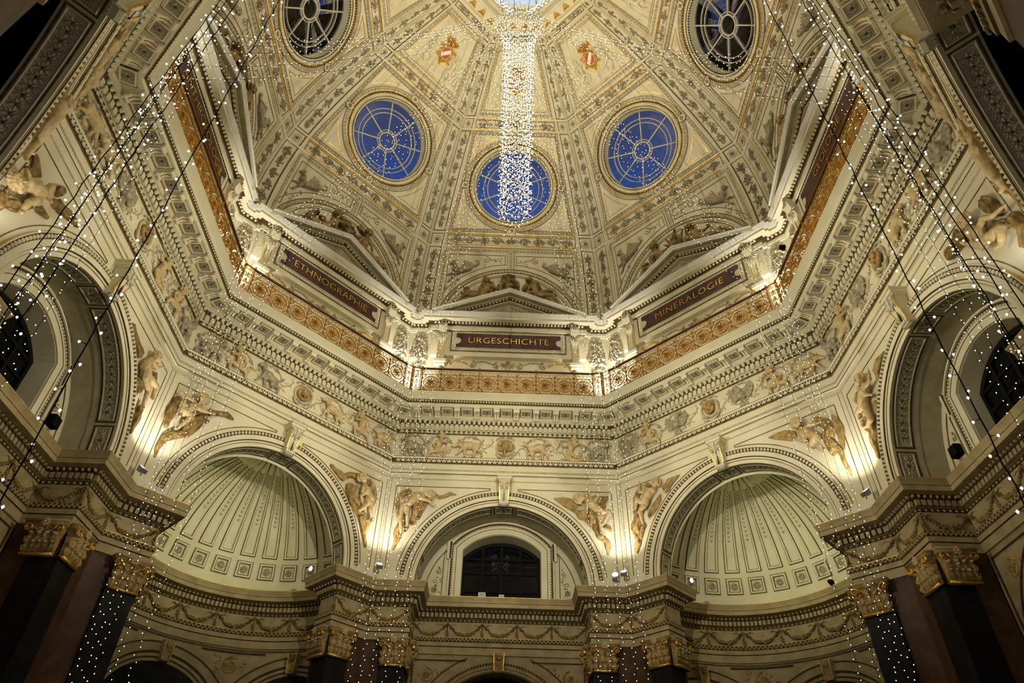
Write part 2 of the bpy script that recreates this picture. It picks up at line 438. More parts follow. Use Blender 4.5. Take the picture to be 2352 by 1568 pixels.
def beast(c, J, s=1.0, h=.09, horn=False, mane=False):
    """J: head, neck, shoulder, rump, forefoot a, forefoot b, hindfoot a, hindfoot b, tail tip"""
    hd, nk, sh, rp, fa, fb, ha, hb, tl = J
    c.cap((*sh, h), .115 * s, (*rp, h), .10 * s); c.cap((*sh, h * 1.2), .12 * s, ((sh[0] + rp[0]) / 2, (sh[1] + rp[1]) / 2 - .02 * s, h * 1.2), .095 * s)
    c.cap((*sh, h), .095 * s, (*nk, h * 1.1), .062 * s); c.cap((*nk, h * 1.1), .065 * s, (*hd, h * 1.3), .055 * s)
    d = Vector((hd[0] - nk[0], hd[1] - nk[1])).normalized(); sg = 1 if hd[0] > rp[0] else -1
    mz = (hd[0] + sg * .10 * s, hd[1] - .06 * s)
    c.cap((*hd, h * 1.35), .062 * s, (*mz, h * 1.3), .034 * s)
    for e in (-.03, .03): c.cap((hd[0] - sg * .02 * s + e * s, hd[1] + .05 * s, h * 1.3), .018 * s, (hd[0] - sg * .04 * s + e * s * 1.6, hd[1] + .11 * s, h * 1.3), .008 * s)
    if horn:
        c.chain([(hd[0], hd[1] + .04 * s, h * 1.5, .02 * s), (hd[0] + .05 * s, hd[1] + .11 * s, h * 1.5, .015 * s), (hd[0] + .02 * s, hd[1] + .19 * s, h * 1.4, .007 * s)])
    if mane:
        for i in range(9): c.cap((nk[0] + random.uniform(-.09, .09) * s, nk[1] + random.uniform(-.1, .1) * s, h * 1.4), .04 * s)
    for f, q in ((fa, sh), (fb, sh)):
        kn = ((f[0] + q[0]) / 2 + sg * .03 * s, (f[1] + q[1]) / 2 - .01 * s)
        c.cap((*q, h), .07 * s, (*kn, h * 1.1), .036 * s); c.cap((*kn, h * 1.1), .034 * s, (*f, h), .022 * s); c.cap((*f, h), .026 * s, (f[0] + sg * .035 * s, f[1], h), .02 * s)
    for f, q in ((ha, rp), (hb, rp)):
        kn = (q[0] * .6 + f[0] * .4 + sg * .05 * s, q[1] * .6 + f[1] * .4); hk = (q[0] * .25 + f[0] * .75 - sg * .035 * s, q[1] * .3 + f[1] * .7)
        c.cap((*q, h), .085 * s, (*kn, h * 1.1), .05 * s); c.cap((*kn, h * 1.1), .045 * s, (*hk, h), .026 * s); c.cap((*hk, h), .026 * s, (*f, h), .021 * s)
        c.cap((*f, h), .025 * s, (f[0] + sg * .035 * s, f[1], h), .02 * s)
    mx = ((rp[0] + tl[0]) / 2 - sg * .05 * s, (rp[1] + tl[1]) / 2 + .05 * s)
    c.chain([(*rp, h, .03 * s), (*mx, h * .8, .022 * s), (*tl, h * .7, .03 * s)])
FIG={'F1':{'J':[(-2.83,11.34),(-2.86,11.14),(-3.0,11.02),(-3.15,10.79),(-2.86,11.03),(-2.68,11.03),(-2.45,11.08),(-3.04,11.16),(-3.2,11.18),(-3.37,11.25),(-3.13,10.82),(-2.95,10.71),(-3.17,10.25),(-3.16,10.83),(-3.29,11.0),(-3.23,10.65)],'D':[[(-2.51,11.18,0.071),(-2.25,11.27,0.081),(-2.03,11.33,0.064),(-1.81,11.3,0.024)],[(-2.64,10.89,0.153),(-2.77,10.6,0.164),(-2.94,10.29,0.12),(-3.2,10.02,0.091),(-3.38,9.87,0.077),(-3.41,9.59,0.07),(-3.38,9.34,0.025)],[(-3.38,11.13,0.082),(-3.46,10.77,0.12),(-3.47,10.55,0.092),(-3.42,10.26,0.065)]]},'F2':{'J':[(2.62,11.29),(2.76,11.16),(2.87,10.98),(3.06,10.76),(2.7,11.02),(2.67,10.84),(2.83,10.92),(2.98,11.1),(2.66,10.7),(2.78,10.5),(3.06,10.68),(3.11,10.41),(3.22,10.16),(2.95,10.68),(2.88,10.43),(2.75,10.27)],'D':[[(1.55,11.34,0.067),(1.73,11.23,0.067),(2.0,11.13,0.093),(2.24,11.33,0.095),(2.48,11.36,0.077)],[(2.33,10.9,0.168),(2.42,10.68,0.148),(2.59,10.45,0.148),(2.8,10.21,0.081)],[(2.96,10.13,0.111),(3.04,9.84,0.091),(3.13,9.6,0.065),(3.25,9.3,0.029)],[(3.15,10.1,0.111),(3.2,9.83,0.055)],[(2.94,11.39,0.086),(3.19,11.23,0.086),(3.27,10.88,0.07),(3.27,10.66,0.038)]]},'F3':{'J':[(-2.4,11.23),(-2.57,11.24),(-2.82,11.18),(-3.04,10.88),(-2.7,11.15),(-2.81,11.1),(-2.51,11.17),(-2.61,11.08),(-2.41,11.01),(-2.23,10.9),(-3.05,10.78),(-3.01,10.48),(-2.97,10.09),(-3.2,10.84),(-3.23,10.47),(-3.14,9.85)],'D':[[(-3.07,11.41,0.075),(-3.26,11.34,0.09),(-3.33,11.18,0.074)],[(-2.3,11.37,0.06),(-2.09,11.22,0.054),(-1.92,11.26,0.048),(-1.74,11.38,0.048),(-1.56,11.35,0.024)],[(-3.4,11.08,0.053),(-3.39,10.77,0.064),(-3.33,10.5,0.052)],[(-2.63,10.98,0.124),(-2.76,10.61,0.159),(-2.86,10.33,0.1)],[(-3.21,10.2,0.085),(-3.31,9.96,0.07),(-3.28,9.73,0.07),(-3.35,9.44,0.055)]]},'F4':{'J':[(2.46,11.26),(2.65,11.26),(2.81,11.1),(3.05,10.86),(2.7,11.29),(2.66,11.01),(2.66,10.82),(2.78,11.35),(2.91,11.44),(2.63,11.43),(3.04,10.75),(3.06,10.43),(3.1,10.03),(3.17,10.81),(3.37,10.84),(3.17,10.43)],'D':[[(2.28,10.9,0.058),(2.4,10.86,0.052),(2.58,10.9,0.052)],[(2.95,10.39,0.077),(3.02,10.03,0.081),(3.21,9.91,0.07),(3.29,9.75,0.08),(3.26,9.45,0.02)],[(3.19,10.35,0.031),(3.29,10.33,0.036),(3.4,10.26,0.046)],[(2.77,10.79,0.104),(2.88,10.53,0.103)]],'W':[[(1.61,11.33),(1.94,11.39),(2.22,11.33),(2.41,11.08),(2.25,10.86),(1.96,11.04)],[(3.0,11.24),(3.11,11.46),(3.43,11.47),(3.3,11.25),(3.31,11.06),(3.13,10.94)],[(2.33,10.83),(2.39,10.62),(2.61,10.57),(2.93,10.18),(3.01,10.61),(2.78,10.87)]]},'F5':{'J':[(-2.24,11.32),(-2.35,11.16),(-2.55,11.09),(-2.75,10.83),(-2.36,11.13),(-2.68,11.23),(-2.72,11.44),(-2.51,11.05),(-2.86,11.23),(-2.83,11.51),(-2.78,10.74),(-2.92,10.59),(-2.87,10.11),(-2.83,10.86),(-3.0,11.05),(-3.1,10.79)],'D':[[(-3.1,10.48,0.144),(-3.17,10.21,0.142),(-3.24,9.94,0.101),(-3.2,9.67,0.093),(-3.3,9.42,0.053)],[(-3.01,10.06,0.074),(-3.11,9.81,0.06)],[(-2.64,11.49,0.07),(-2.54,11.4,0.049)]],'W':[[(-2.13,11.18),(-1.92,11.41),(-1.44,11.39),(-1.8,11.22),(-1.87,11.01),(-2.06,10.95)],[(-2.23,11.01),(-2.23,10.77),(-2.4,10.57),(-2.57,10.4),(-2.78,10.41),(-2.51,10.78)],[(-3.03,11.43),(-3.24,11.18),(-3.3,10.65),(-3.14,10.77),(-2.95,11.28)]]},'F6':{'J':[(2.46,11.38),(2.53,11.17),(2.64,11.01),(2.83,10.79),(2.56,11.1),(2.78,11.19),(2.96,11.16),(2.48,11.05),(2.57,10.77),(2.35,10.89),(2.81,10.77),(2.93,10.62),(2.98,10.39),(2.77,10.74),(2.66,10.6),(2.73,10.49)],'D':[[(2.86,11.35,0.044),(2.96,11.4,0.068),(3.05,11.31,0.084),(3.14,11.11,0.106),(3.23,10.88,0.128),(3.09,10.62,0.104),(3.12,10.25,0.095)],[(3.23,10.41,0.073),(3.3,10.1,0.062),(3.31,9.87,0.048),(3.36,9.6,0.039),(3.35,9.46,0.017)]],'W':[[(3.37,11.35),(3.52,11.17),(3.58,10.82),(3.41,10.18),(3.34,10.39),(3.35,10.82)],[(1.51,11.42),(1.76,11.46),(2.06,11.44),(2.32,11.29),(2.29,11.06),(2.11,11.05),(1.72,11.27)]]},'F7':{'J':[(2.47,11.27),(2.34,11.07),(2.29,10.87),(2.48,10.64),(2.26,10.95),(2.24,10.78),(2.52,11.03),(2.41,11.09),(2.65,11.1),(2.93,11.33),(2.53,10.59),(2.78,10.44),(2.84,10.05),(2.66,10.74),(3.04,10.77),(3.07,10.48)],'D':[[(1.3,11.3,0.056),(1.51,11.18,0.071),(1.81,11.07,0.072),(2.03,10.99,0.097)],[(2.34,10.45,0.105),(2.62,10.4,0.107)],[(2.86,11.04,0.092),(3.07,10.88,0.092)],[(3.0,10.08,0.073),(3.0,9.79,0.086),(3.07,9.4,0.033)]]},'F8':{'J':[(-2.42,11.26),(-2.39,11.07),(-2.49,10.95),(-2.73,10.74),(-2.31,10.96),(-2.02,10.97),(-1.96,11.2),(-2.55,11.08),(-2.43,10.81),(-2.24,10.67),(-2.66,10.61),(-2.61,10.2),(-2.85,10.16),(-2.85,10.7),(-3.04,10.67),(-3.0,10.56)],'D':[[(-1.32,11.26,0.054),(-1.6,11.19,0.091),(-1.85,11.13,0.092),(-1.87,10.9,0.082)],[(-2.89,11.21,0.089),(-3.02,11.04,0.109)],[(-2.95,10.35,0.18),(-2.9,10.03,0.102),(-3.02,9.83,0.083),(-3.1,9.41,0.036)],[(-2.39,10.53,0.083),(-2.46,10.29,0.064)]]},'F9':{'J':[(-3.6,10.27),(-3.48,10.35),(-3.39,10.49),(-3.05,10.71),(-3.44,10.54),(-3.61,10.6),(-3.51,10.62),(-3.4,10.42),(-3.43,10.2),(-3.53,10.23),(-3.02,10.48),(-3.14,10.27),(-3.14,10.01),(-2.99,10.77),(-2.96,10.98),(-2.83,10.8)],'D':[[(-3.45,10.85,0.061),(-3.36,10.8,0.061)],[(-3.37,9.96,0.103),(-3.17,10.11,0.106),(-2.96,10.39,0.077)],[(-3.53,9.98,0.081),(-3.43,9.75,0.08)],[(-2.51,11.03,0.108),(-2.22,11.16,0.099),(-1.92,11.22,0.064),(-1.73,11.27,0.021)],[(-2.64,11.24,0.108),(-2.52,11.43,0.054)],[(-2.74,10.55,0.068),(-2.48,10.65,0.042)]],'W':[[(-3.31,10.78),(-3.47,11.07),(-3.55,11.26),(-3.36,11.23),(-3.11,11.05)]]},'F10':{'J':[(2.73,11.2),(2.75,10.95),(2.86,10.75),(2.84,10.48),(3.08,10.86),(3.3,10.66),(3.59,10.58),(2.73,10.84),(2.65,11.0),(2.65,10.75),(2.77,10.48),(2.63,10.63),(2.48,10.82),(3.28,10.34),(3.21,10.16),(3.09,10.1)],'D':[[(3.18,11.23,0.107),(3.32,11.01,0.116),(3.36,10.74,0.081)],[(3.53,10.35,0.124),(3.57,10.04,0.121),(3.39,9.75,0.067)],[(2.37,11.17,0.159),(2.1,11.2,0.13),(1.82,11.23,0.095)],[(3.13,10.53,0.122),(3.35,10.42,0.099)]]},'N1':{'J':[(-0.99,21.06),(-0.95,20.86),(-0.95,20.62),(-1.15,20.27),(-0.84,20.79),(-0.57,20.6),(-0.89,20.85),(-1.08,20.75),(-1.1,20.47),(-0.98,20.31),(-1.29,20.21),(-1.82,20.18),(-2.16,19.78),(-1.22,20.32),(-1.65,20.36),(-1.88,20.23)],'D':[[(-0.98,21.19,0.116),(-1.12,20.81,0.124),(-1.17,20.52,0.094)],[(-0.81,21.0,0.096),(-0.68,20.77,0.105),(-0.75,20.49,0.094)],[(-1.77,20.63,0.114),(-1.79,20.43,0.075)]]},'N2':{'J':[(0.79,21.16),(0.87,20.97),(0.97,20.77),(1.11,20.41),(1.03,20.86),(0.95,20.46),(0.48,20.27),(0.79,20.79),(0.72,20.5),(0.6,20.33),(1.19,20.3),(1.72,20.36),(2.06,19.82),(1.27,20.47),(1.79,20.61),(1.84,20.33)],'D':[[(0.79,21.3,0.116),(0.95,21.09,0.125),(1.19,20.78,0.114),(1.35,20.56,0.095)],[(0.67,20.96,0.096),(0.56,20.72,0.076)],[(1.11,20.13,0.102),(1.46,20.04,0.084)]]},'N3':{'D':[[(-0.08,21.47,0.117),(-0.07,21.27,0.145)],[(-0.26,21.43,0.107),(-0.25,21.2,0.126),(-0.17,20.91,0.144)],[(0.1,21.42,0.107),(0.13,21.1,0.135),(0.24,20.76,0.143)],[(-0.24,20.74,0.143),(-0.06,20.8,0.2),(0.16,20.67,0.161)],[(-0.48,20.9,0.067),(-0.44,20.61,0.104)]]},'NW1':{'J':[(-0.62,21.2),(-0.65,20.95),(-0.69,20.71),(-0.98,20.29),(-0.81,20.82),(-0.79,20.6),(-0.43,20.42),(-0.59,20.91),(-0.4,20.95),(-0.28,20.87),(-1.09,20.16),(-1.53,20.04),(-1.13,20.13),(-1.16,20.23),(-1.66,20.17),(-2.23,19.73)],'D':[[(-1.43,20.76,0.109),(-1.59,20.48,0.107),(-1.74,20.33,0.077)],[(-1.21,20.65,0.099),(-1.07,20.46,0.129),(-0.88,20.26,0.129)],[(-0.74,21.35,0.093),(-0.58,21.53,0.084),(-0.45,21.42,0.084)],[(-0.34,21.13,0.156),(-0.17,20.84,0.207),(0.03,20.83,0.182),(0.19,21.04,0.105)]]},'NW2':{'J':[(0.81,21.46),(0.8,21.22),(0.74,20.85),(0.65,20.3),(0.82,21.01),(1.01,20.8),(1.08,20.61),(0.54,20.84),(0.36,20.43),(0.54,20.33),(0.75,20.27),(1.12,20.27),(1.46,20.12),(0.83,20.4),(1.26,20.33),(1.7,20.22)],'D':[[(0.76,21.58,0.098),(0.87,21.57,0.088)],[(0.35,21.51,0.054),(0.53,21.4,0.075),(0.65,21.32,0.065)],[(0.31,20.7,0.146),(0.52,20.44,0.177),(0.9,20.33,0.157),(1.12,20.27,0.116)],[(1.39,20.49,0.118),(1.59,20.23,0.128),(1.79,20.33,0.097)],[(1.74,20.04,0.085),(2.1,19.78,0.085),(2.33,19.66,0.043)]]},'NW3':{'D':[[(-0.21,21.0,0.218),(0.01,20.94,0.208)],[(-0.33,20.63,0.133),(-0.09,20.66,0.154),(0.19,21.04,0.095)],[(0.25,20.77,0.104),(0.47,20.9,0.116)]]},'NE1':{'J':[(0.78,21.15),(0.79,20.95),(0.85,20.71),(1.09,20.27),(0.97,20.74),(1.32,20.46),(1.51,20.54),(0.73,20.75),(0.73,20.48),(0.99,20.17),(1.24,20.23),(1.75,20.08),(2.1,19.75),(1.25,20.12),(1.95,20.13),(2.51,19.59)],'D':[[(0.79,21.35,0.089),(0.63,21.21,0.08),(0.6,20.96,0.062)],[(1.44,20.79,0.06),(1.48,20.7,0.043)],[(0.65,20.54,0.148),(0.89,20.3,0.128)],[(1.45,20.12,0.125),(1.82,20.07,0.14),(2.01,20.07,0.098)]]},'NE2':{'J':[(-0.86,21.29),(-0.8,21.01),(-0.69,20.73),(-0.67,20.29),(-0.8,20.87),(-0.96,20.67),(-1.07,20.48),(-0.53,20.66),(-0.49,20.32),(-0.68,20.2),(-0.8,20.23),(-1.43,20.38),(-1.65,20.01),(-0.72,20.22),(-1.18,20.25),(-1.37,20.13)],'D':[[(-0.88,21.46,0.122),(-0.8,21.36,0.093)],[(-0.98,20.84,0.12),(-1.02,20.55,0.119),(-1.17,20.4,0.118),(-1.48,20.31,0.119)],[(-0.48,20.73,0.136),(-0.44,20.43,0.134)],[(-1.31,20.66,0.083),(-1.49,20.58,0.074)]]},'NE3':{'D':[],'C':[(0.09,20.61,0.487,-5),(-0.04,20.82,0.358,-30),(0.25,20.54,0.352,20),(0.05,20.86,0.492,10),(0.2,20.79,0.4,35),(-0.13,20.79,0.269,-50),(0.34,20.36,0.261,50),(0.08,20.67,0.422,-18)]}}
# ---------------------------------------------------------------- names of the eight sides (0 = facing the camera, clockwise)
SIDE = ['front', 'front_right', 'right', 'back_right', 'back', 'back_left', 'left', 'front_left']
SAY = ['middle wall under the URGESCHICHTE plaque', 'wall under the MINERALOGIE plaque', 'wall under the GEOLOGIE plaque at right',
       'near wall in the top right corner', 'near wall behind the viewer', 'near wall in the top left corner',
       'wall under the ANTHROPOLOGIE plaque at left', 'wall under the ETHNOGRAPHIE plaque']
BRIEF = ['URGESCHICHTE', 'MINERALOGIE', 'GEOLOGIE', 'top right corner', 'near', 'top left corner', 'ANTHROPOLOGIE', 'ETHNOGRAPHIE']
MAIN = (0, 2, 6); NICHE = (1, 3, 5, 7); SEEN = (0, 1, 2, 3, 5, 6, 7)
ZC = 8.40
def arch_sweep(mb, prof, zc, n=72, t0=0.0, t1=pi, foot=None):
    for j in range(len(prof) - 1):
        (r, a), (q, b) = prof[j][:2], prof[j + 1][:2]; m = prof[j][2]
        for i in range(n):
            x, y = t0 + (t1 - t0) * i / n, t0 + (t1 - t0) * (i + 1) / n
            mb.add([(r * cos(x), a, zc + r * sin(x)), (r * cos(y), a, zc + r * sin(y)), (q * cos(y), b, zc + q * sin(y)), (q * cos(x), b, zc + q * sin(x))], [(0, 1, 2, 3)], m)
    if foot is not None:
        for j in range(len(prof) - 1):
            (r, a), (q, b) = prof[j][:2], prof[j + 1][:2]; m = prof[j][2]
            for s in (-1, 1):
                mb.add([(s * r, a, zc), (s * q, b, zc), (s * q, b, foot), (s * r, a, foot)], [(0, 1, 2, 3)], m)
ARCH = [(3.08, 9.12, 'gold'), (3.08, 9.035, 'plaster'), (3.055, 9.03, 'dark'), (2.935, 9.055, 'plaster'), (2.93, 9.03, 'plaster'), (2.795, 9.03, 'dark'),
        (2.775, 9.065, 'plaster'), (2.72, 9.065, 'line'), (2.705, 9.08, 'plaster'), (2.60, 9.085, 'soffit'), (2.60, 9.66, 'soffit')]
def wall_mesh():
    mb = MB(); n = 60; A = 9.12; w = A * T; top = 12.10
    for i in range(n):
        x, y = pi * i / n, pi * (i + 1) / n; r = 3.07
        p, q = (r * cos(x), ZC + r * sin(x)), (r * cos(y), ZC + r * sin(y))
        mb.add([(p[0], A, p[1]), (p[0], A, top), (q[0], A, top), (q[0], A, q[1])], [(0, 1, 2, 3)], 'plaster')
    for s in (-1, 1):
        mb.add([(s * 3.07, A, 8.2), (s * 3.07, A, top), (s * w, A, top), (s * w, A, 8.2)], [(0, 1, 2, 3)], 'plaster')
    arch_sweep(mb, ARCH, ZC, foot=8.2)
    # painted fillets that frame the spandrels
    fl = MB()
    for s in (-1, 1):
        th0 = math.asin(min(1, (8.75 - ZC) / 3.19)); th1 = math.acos(.46 / 3.19)
        a = [(s * 3.19 * cos(t), ZC + 3.19 * sin(t)) for t in np.linspace(th0, th1, 30)]
        pts = [(s * 3.52, 8.75), (s * 3.52, 11.62), (s * .46, 11.62)] + a[::-1]
        fl.ridge(pts, .022, .012, 'line')
        fl.ridge([(s * 3.7, 8.6), (s * 3.7, 11.95)], .012, .008, 'line')
        fl.ridge([(s * .2, 11.90), (s * 3.75, 11.90)], .03, .02, 'band')
        pass
    fl.map(wallmap(A)); mb.add(fl.v, [], 'line'); n0 = len(mb.v) - len(fl.v)
    for f, mi in zip(fl.f, fl.m): mb.f.append([q + n0 for q in f]); mb.m.append(mb.mi(fl.mats[mi]))
    return mb
WALL = wall_mesh().mesh('wall')
def beads_mesh():
    mb = MB(True)
    for u, v, a in along(arcpts(0, 0, 2.995, 0, pi, 200), .104):
        mb.blob(u, v, .05, .036, .055, 'plaster', rot=a + pi / 2, n=6, base=0)
    mb.map(lambda P: np.stack([P[:, 0], 9.045 - P[:, 2], P[:, 1] + ZC], 1)); return mb.mesh('arch_beads')
BEADS = beads_mesh()
def keystone():
    mb = MB()
    prof = [(9.1, 10.98), (8.98, 10.93), (8.90, 10.95), (8.86, 11.02), (8.88, 11.10), (8.84, 11.25), (8.78, 11.42), (8.74, 11.58), (8.76, 11.72), (8.80, 11.78), (9.1, 11.78)]
    n = len(prof); w0, w1 = .13, .165
    vs = []
    for s in (-1, 1):
        for a, z in prof:
            w = w0 + (w1 - w0) * (z - 10.95) / .83; vs.append((s * w, a, z))
    fs = [tuple(range(n))[::-1], tuple(range(n, 2 * n))] + [(i, i + 1, n + i + 1, n + i) for i in range(n - 1)]
    mb.add(vs, fs, 'plaster')
    for s in (-1, 1):                                       # gilt rim of the scroll
        v = []
        for a, z in prof[1:-1]:
            w = w0 + (w1 - w0) * (z - 10.95) / .83
            v += [(s * (w - .012), a - .012, z), (s * (w + .014), a - .012, z), (s * (w + .014), a + .02, z)]
        f = []
        for i in range(len(prof) - 3):
            f += [(3 * i, 3 * i + 3, 3 * i + 4, 3 * i + 1), (3 * i + 1, 3 * i + 4, 3 * i + 5, 3 * i + 2)]
        mb.add(v, f, 'gold')
    b = MB(); b.box(-.235, .235, 11.78, 11.90, 0, .40, 'plaster'); b.box(-.20, .20, 11.74, 11.78, 0, .36, 'plaster'); b.box(-.26, .26, 11.88, 11.93, 0, .43, 'plaster')
    b.ridge([(0, 11.05), (0, 11.38)], .025, .31, 'dark')
    for x in (-.055, .055): b.ridge([(x, 11.02), (x, 11.36)], .05, .30, 'plaster', prof='round')
    for i in range(9):                                      # acanthus leaf on the front
        a = R(-90 + (i - 4) * 33); b.leaf(0, 11.60, .22 if i != 4 else .27, .085, a, .05, 'pale' if i % 2 else 'chalk', base=.375)
    b.ridge([(0, 11.40), (0, 11.74)], .03, .43, 'chalk')
    for i in range(4): b.ridge([(-.12 + .08 * i, 10.97), (-.12 + .08 * i, 11.06)], .05, .275, 'chalk')
    b.map(wallmap(9.12)); n0 = len(mb.v); mb.v += b.v
    for f, mi in zip(b.f, b.m): mb.f.append([q + n0 for q in f]); mb.m.append(mb.mi(b.mats[mi]))
    return mb.mesh('keystone')
KEY = keystone()
def soffmapping(P):
    th = pi / 2 - P[:, 0] / 2.6; r = 2.60 - P[:, 2]
    return np.stack([r * np.cos(th), P[:, 1], ZC + r * np.sin(th)], 1)
def soffit_panel(u0, u1, mode):
    mb = MB(); st = .1
    q = dens([(u0, 9.17), (u1, 9.17), (u1, 9.60), (u0, 9.60)], st, True)
    mb.ridge(q, .035, .012, 'dark', closed=True)
    q = dens([(u0 + .045, 9.215), (u1 - .045, 9.215), (u1 - .045, 9.555), (u0 + .045, 9.555)], st, True)
    mb.ridge(q, .045, .03, 'soffit', closed=True, prof='round')
    if mode == 'leaf':
        n = int((u1 - u0 - .3) / .17)
        for i in range(n):
            u = u0 + .15 + (u1 - u0 - .3) * (i + .5) / n
            mb.rosette(u, 9.385, .10, .035, 'grey', 5, 'dark')
            for s in (-1, 1):
                mb.leaf(u, 9.385 + s * .03, .13, .05, s * pi / 2 + .5, .025, 'grey'); mb.leaf(u, 9.385 + s * .03, .12, .05, s * pi / 2 - .6, .025, 'grey')
    else:
        uc = (u0 + u1) / 2; mb.rosette(uc, 9.385, .13, .05, 'grey', 9, 'dark')
        for s in (-1, 1):
            for j in range(3): mb.leaf(uc + s * .1, 9.385, .17, .05, (0 if s > 0 else pi) + (j - 1) * .5, .03, 'grey')
    return mb.map(soffmapping).mesh('soffit_panel')
SP = [soffit_panel(-.30, .30, 'c')] + [soffit_panel(*x) for x in ((.40, 3.20, 'leaf'), (-3.20, -.40, 'leaf'), (3.30, 3.98, 'c'), (-3.98, -3.30, 'c'))]

walls = {}
for k in range(8):
    w = put('wall_' + SIDE[k], WALL, k=k, kind='structure', label='cream plaster arch ' + SAY[k], category='wall')
    walls[k] = w
    b = put('arch_bead_row', BEADS, w, kind='stuff')
    if k != 4:
        put('keystone', KEY, w)
        for me in SP: put('soffit_panel', me, w)

# ---------------------------------------------------------------- the great cornice over the arches
CORN = [(9.12, 12.07, 'plaster'), (9.075, 12.085, 'dark'), (9.07, 12.11, 'plaster'), (9.065, 12.20, 'band'), (9.055, 12.265, 'plaster'), (9.05, 12.455, 'line'),
        (9.02, 12.475, 'dark'), (8.985, 12.615, 'plaster'), (8.96, 12.665, 'line'), (8.97, 12.69, 'plaster'), (9.02, 12.70, 'plaster'), (9.02, 13.60, 'line'),
        (8.99, 13.625, 'dark'), (8.945, 13.725, 'plaster'), (8.93, 13.735, 'plaster'), (8.93, 13.935, 'line'), (8.86, 13.945, 'dark'), (8.80, 14.045, 'plaster'),
        (8.72, 14.05, 'plaster'), (8.72, 14.25, 'plaster'), (8.25, 14.25, 'plaster'), (8.235, 14.255, 'plaster'), (8.235, 14.365, 'line'), (8.21, 14.385, 'dark'),
        (8.17, 14.475, 'plaster'), (8.145, 14.49, 'plaster'), (8.10, 14.54, 'plaster'), (7.965, 14.63, 'plaster'), (7.95, 14.63, 'plaster'), (7.95, 14.668, 'plaster'), (9.32, 14.67, 'plaster')]
mb = MB(); face_sweep(mb, CORN, 'plaster'); CORNICE = mb.mesh('cornice')
# single pieces (origin on the wall plane, x along the wall)
mb = MB(); mb.box(-.056, .056, -.095, .095, 0, .085, 'plaster'); mb.box(-.028, .028, -.075, -.01, .085, .088, 'plaster'); DENTIL = mb.map(wallmap(0)).mesh('dentil')
mb = MB(True); mb.blob(0, .01, .052, .066, .085, 'plaster', n=9); mb.box(-.052, .052, .02, .07, 0, .06, 'plaster'); EGG = mb.map(wallmap(0)).mesh('egg_drop')
mb = MB(); mb.leaf(0, .06, .13, .135, -pi / 2, .035, 'plaster'); mb.ridge([(-.075, -.055), (0, .05), (.075, -.055)], .016, .03, 'plaster'); TONGUE = mb.map(wallmap(0)).mesh('tongue_leaf')
mb = MB(); mb.leaf(0, -.06, .13, .10, pi / 2, .03, 'plaster'); mb.ridge([(-.08, .05), (-.045, -.05), (0, .045), (.045, -.05), (.08, .05)], .015, .025, 'plaster'); LOTUS = mb.map(wallmap(0)).mesh('lotus_leaf')
def modillion():
    mb = MB()
    prof = [(.47, 0), (.02, 0), (.02, -.045), (.055, -.10), (.12, -.115), (.20, -.095), (.28, -.105), (.34, -.16), (.40, -.20), (.47, -.195)]
    n = len(prof); w = .085
    vs = [(s * w, y, z) for s in (-1, 1) for y, z in prof]
    mb.add(vs, [tuple(range(n)), tuple(range(n, 2 * n))[::-1]] + [(i, (i + 1) % n, n + (i + 1) % n, n + i) for i in range(n)], 'plaster')
    for y, z, r, ww in ((.075, -.085, .048, .10), (.40, -.155, .055, .10)):        # volute rolls
        c = [(y + r * cos(2 * pi * i / 10), z + r * sin(2 * pi * i / 10)) for i in range(10)]
        mb.add([(s * ww, a, b) for s in (-1, 1) for a, b in c], [tuple(range(10)), tuple(range(10, 20))[::-1]] + [(i, (i + 1) % 10, 10 + (i + 1) % 10, 10 + i) for i in range(10)], 'plaster')
    mb.add([(x, y, z) for x, y, z in ((-.118, -.005, -.03), (.118, -.005, -.03), (.118, .47, -.03), (-.118, .47, -.03), (-.118, -.005, 0), (.118, -.005, 0), (.118, .47, 0), (-.118, .47, 0))],
           [(0, 1, 2, 3), (0, 1, 5, 4), (1, 2, 6, 5), (3, 0, 4, 7)], 'chalk')
    for s in (-1, 1):                                                          # gilt cheek lines and leaf
        v = []
        for y, z in prof[2:]: v += [(s * .088, y - .006, z - .006), (s * .07, y - .006, z - .008)]
        mb.add(v, [(2 * i, 2 * i + 1, 2 * i + 3, 2 * i + 2) for i in range(len(prof) - 3)], 'gold')
    v = []
    for y, z in prof[3:]: v += [(-.008, y - .006, z - .009), (.008, y - .006, z - .009)]
    mb.add(v, [(2 * i, 2 * i + 1, 2 * i + 3, 2 * i + 2) for i in range(len(prof) - 4)], 'dark')
    return mb.mesh('modillion')
MODIL = modillion()
mb = MB()
mb.box(-.20, .20, .06, .44, 0, .035, 'soffit'); mb.ridge([(-.17, .09), (.17, .09), (.17, .41), (-.17, .41)], .035, .06, 'plaster', closed=True)
mb.ridge([(-.21, .45), (.21, .45)], .018, .05, 'gold'); mb.ridge([(-.21, .05), (-.21, .45)], .015, .04, 'dark'); mb.ridge([(.21, .05), (.21, .45)], .015, .04, 'dark')
mb.rosette(0, .25, .115, .035, 'grey', 9, 'dark', base=.035); mb.ridge(arcpts(0, .25, .125, 0, 2 * pi, 16), .02, .05, 'grey')
COFFER = mb.map(lambda P: np.stack([P[:, 0], P[:, 1], -P[:, 2]], 1)).mesh('rosette_coffer')
def small_row(pts, pitch, w, h, d, m, fn, shape='tri'):
    mb = MB()
    for u, v, a in along(pts, pitch):
        if shape == 'tri': mb.leaf(u, v + h / 2, h, w, -pi / 2, d, m)
        else: mb.box(u - w / 2, u + w / 2, v - h / 2, v + h / 2, 0, d, m)
    return mb.map(fn).mesh('row')
ROW_S = small_row([(-8.19 * T, 14.43), (8.19 * T, 14.43)], .0945, .075, .085, .03, 'plaster', lambda P: np.stack([P[:, 0], 8.185 - P[:, 2], P[:, 1]], 1))
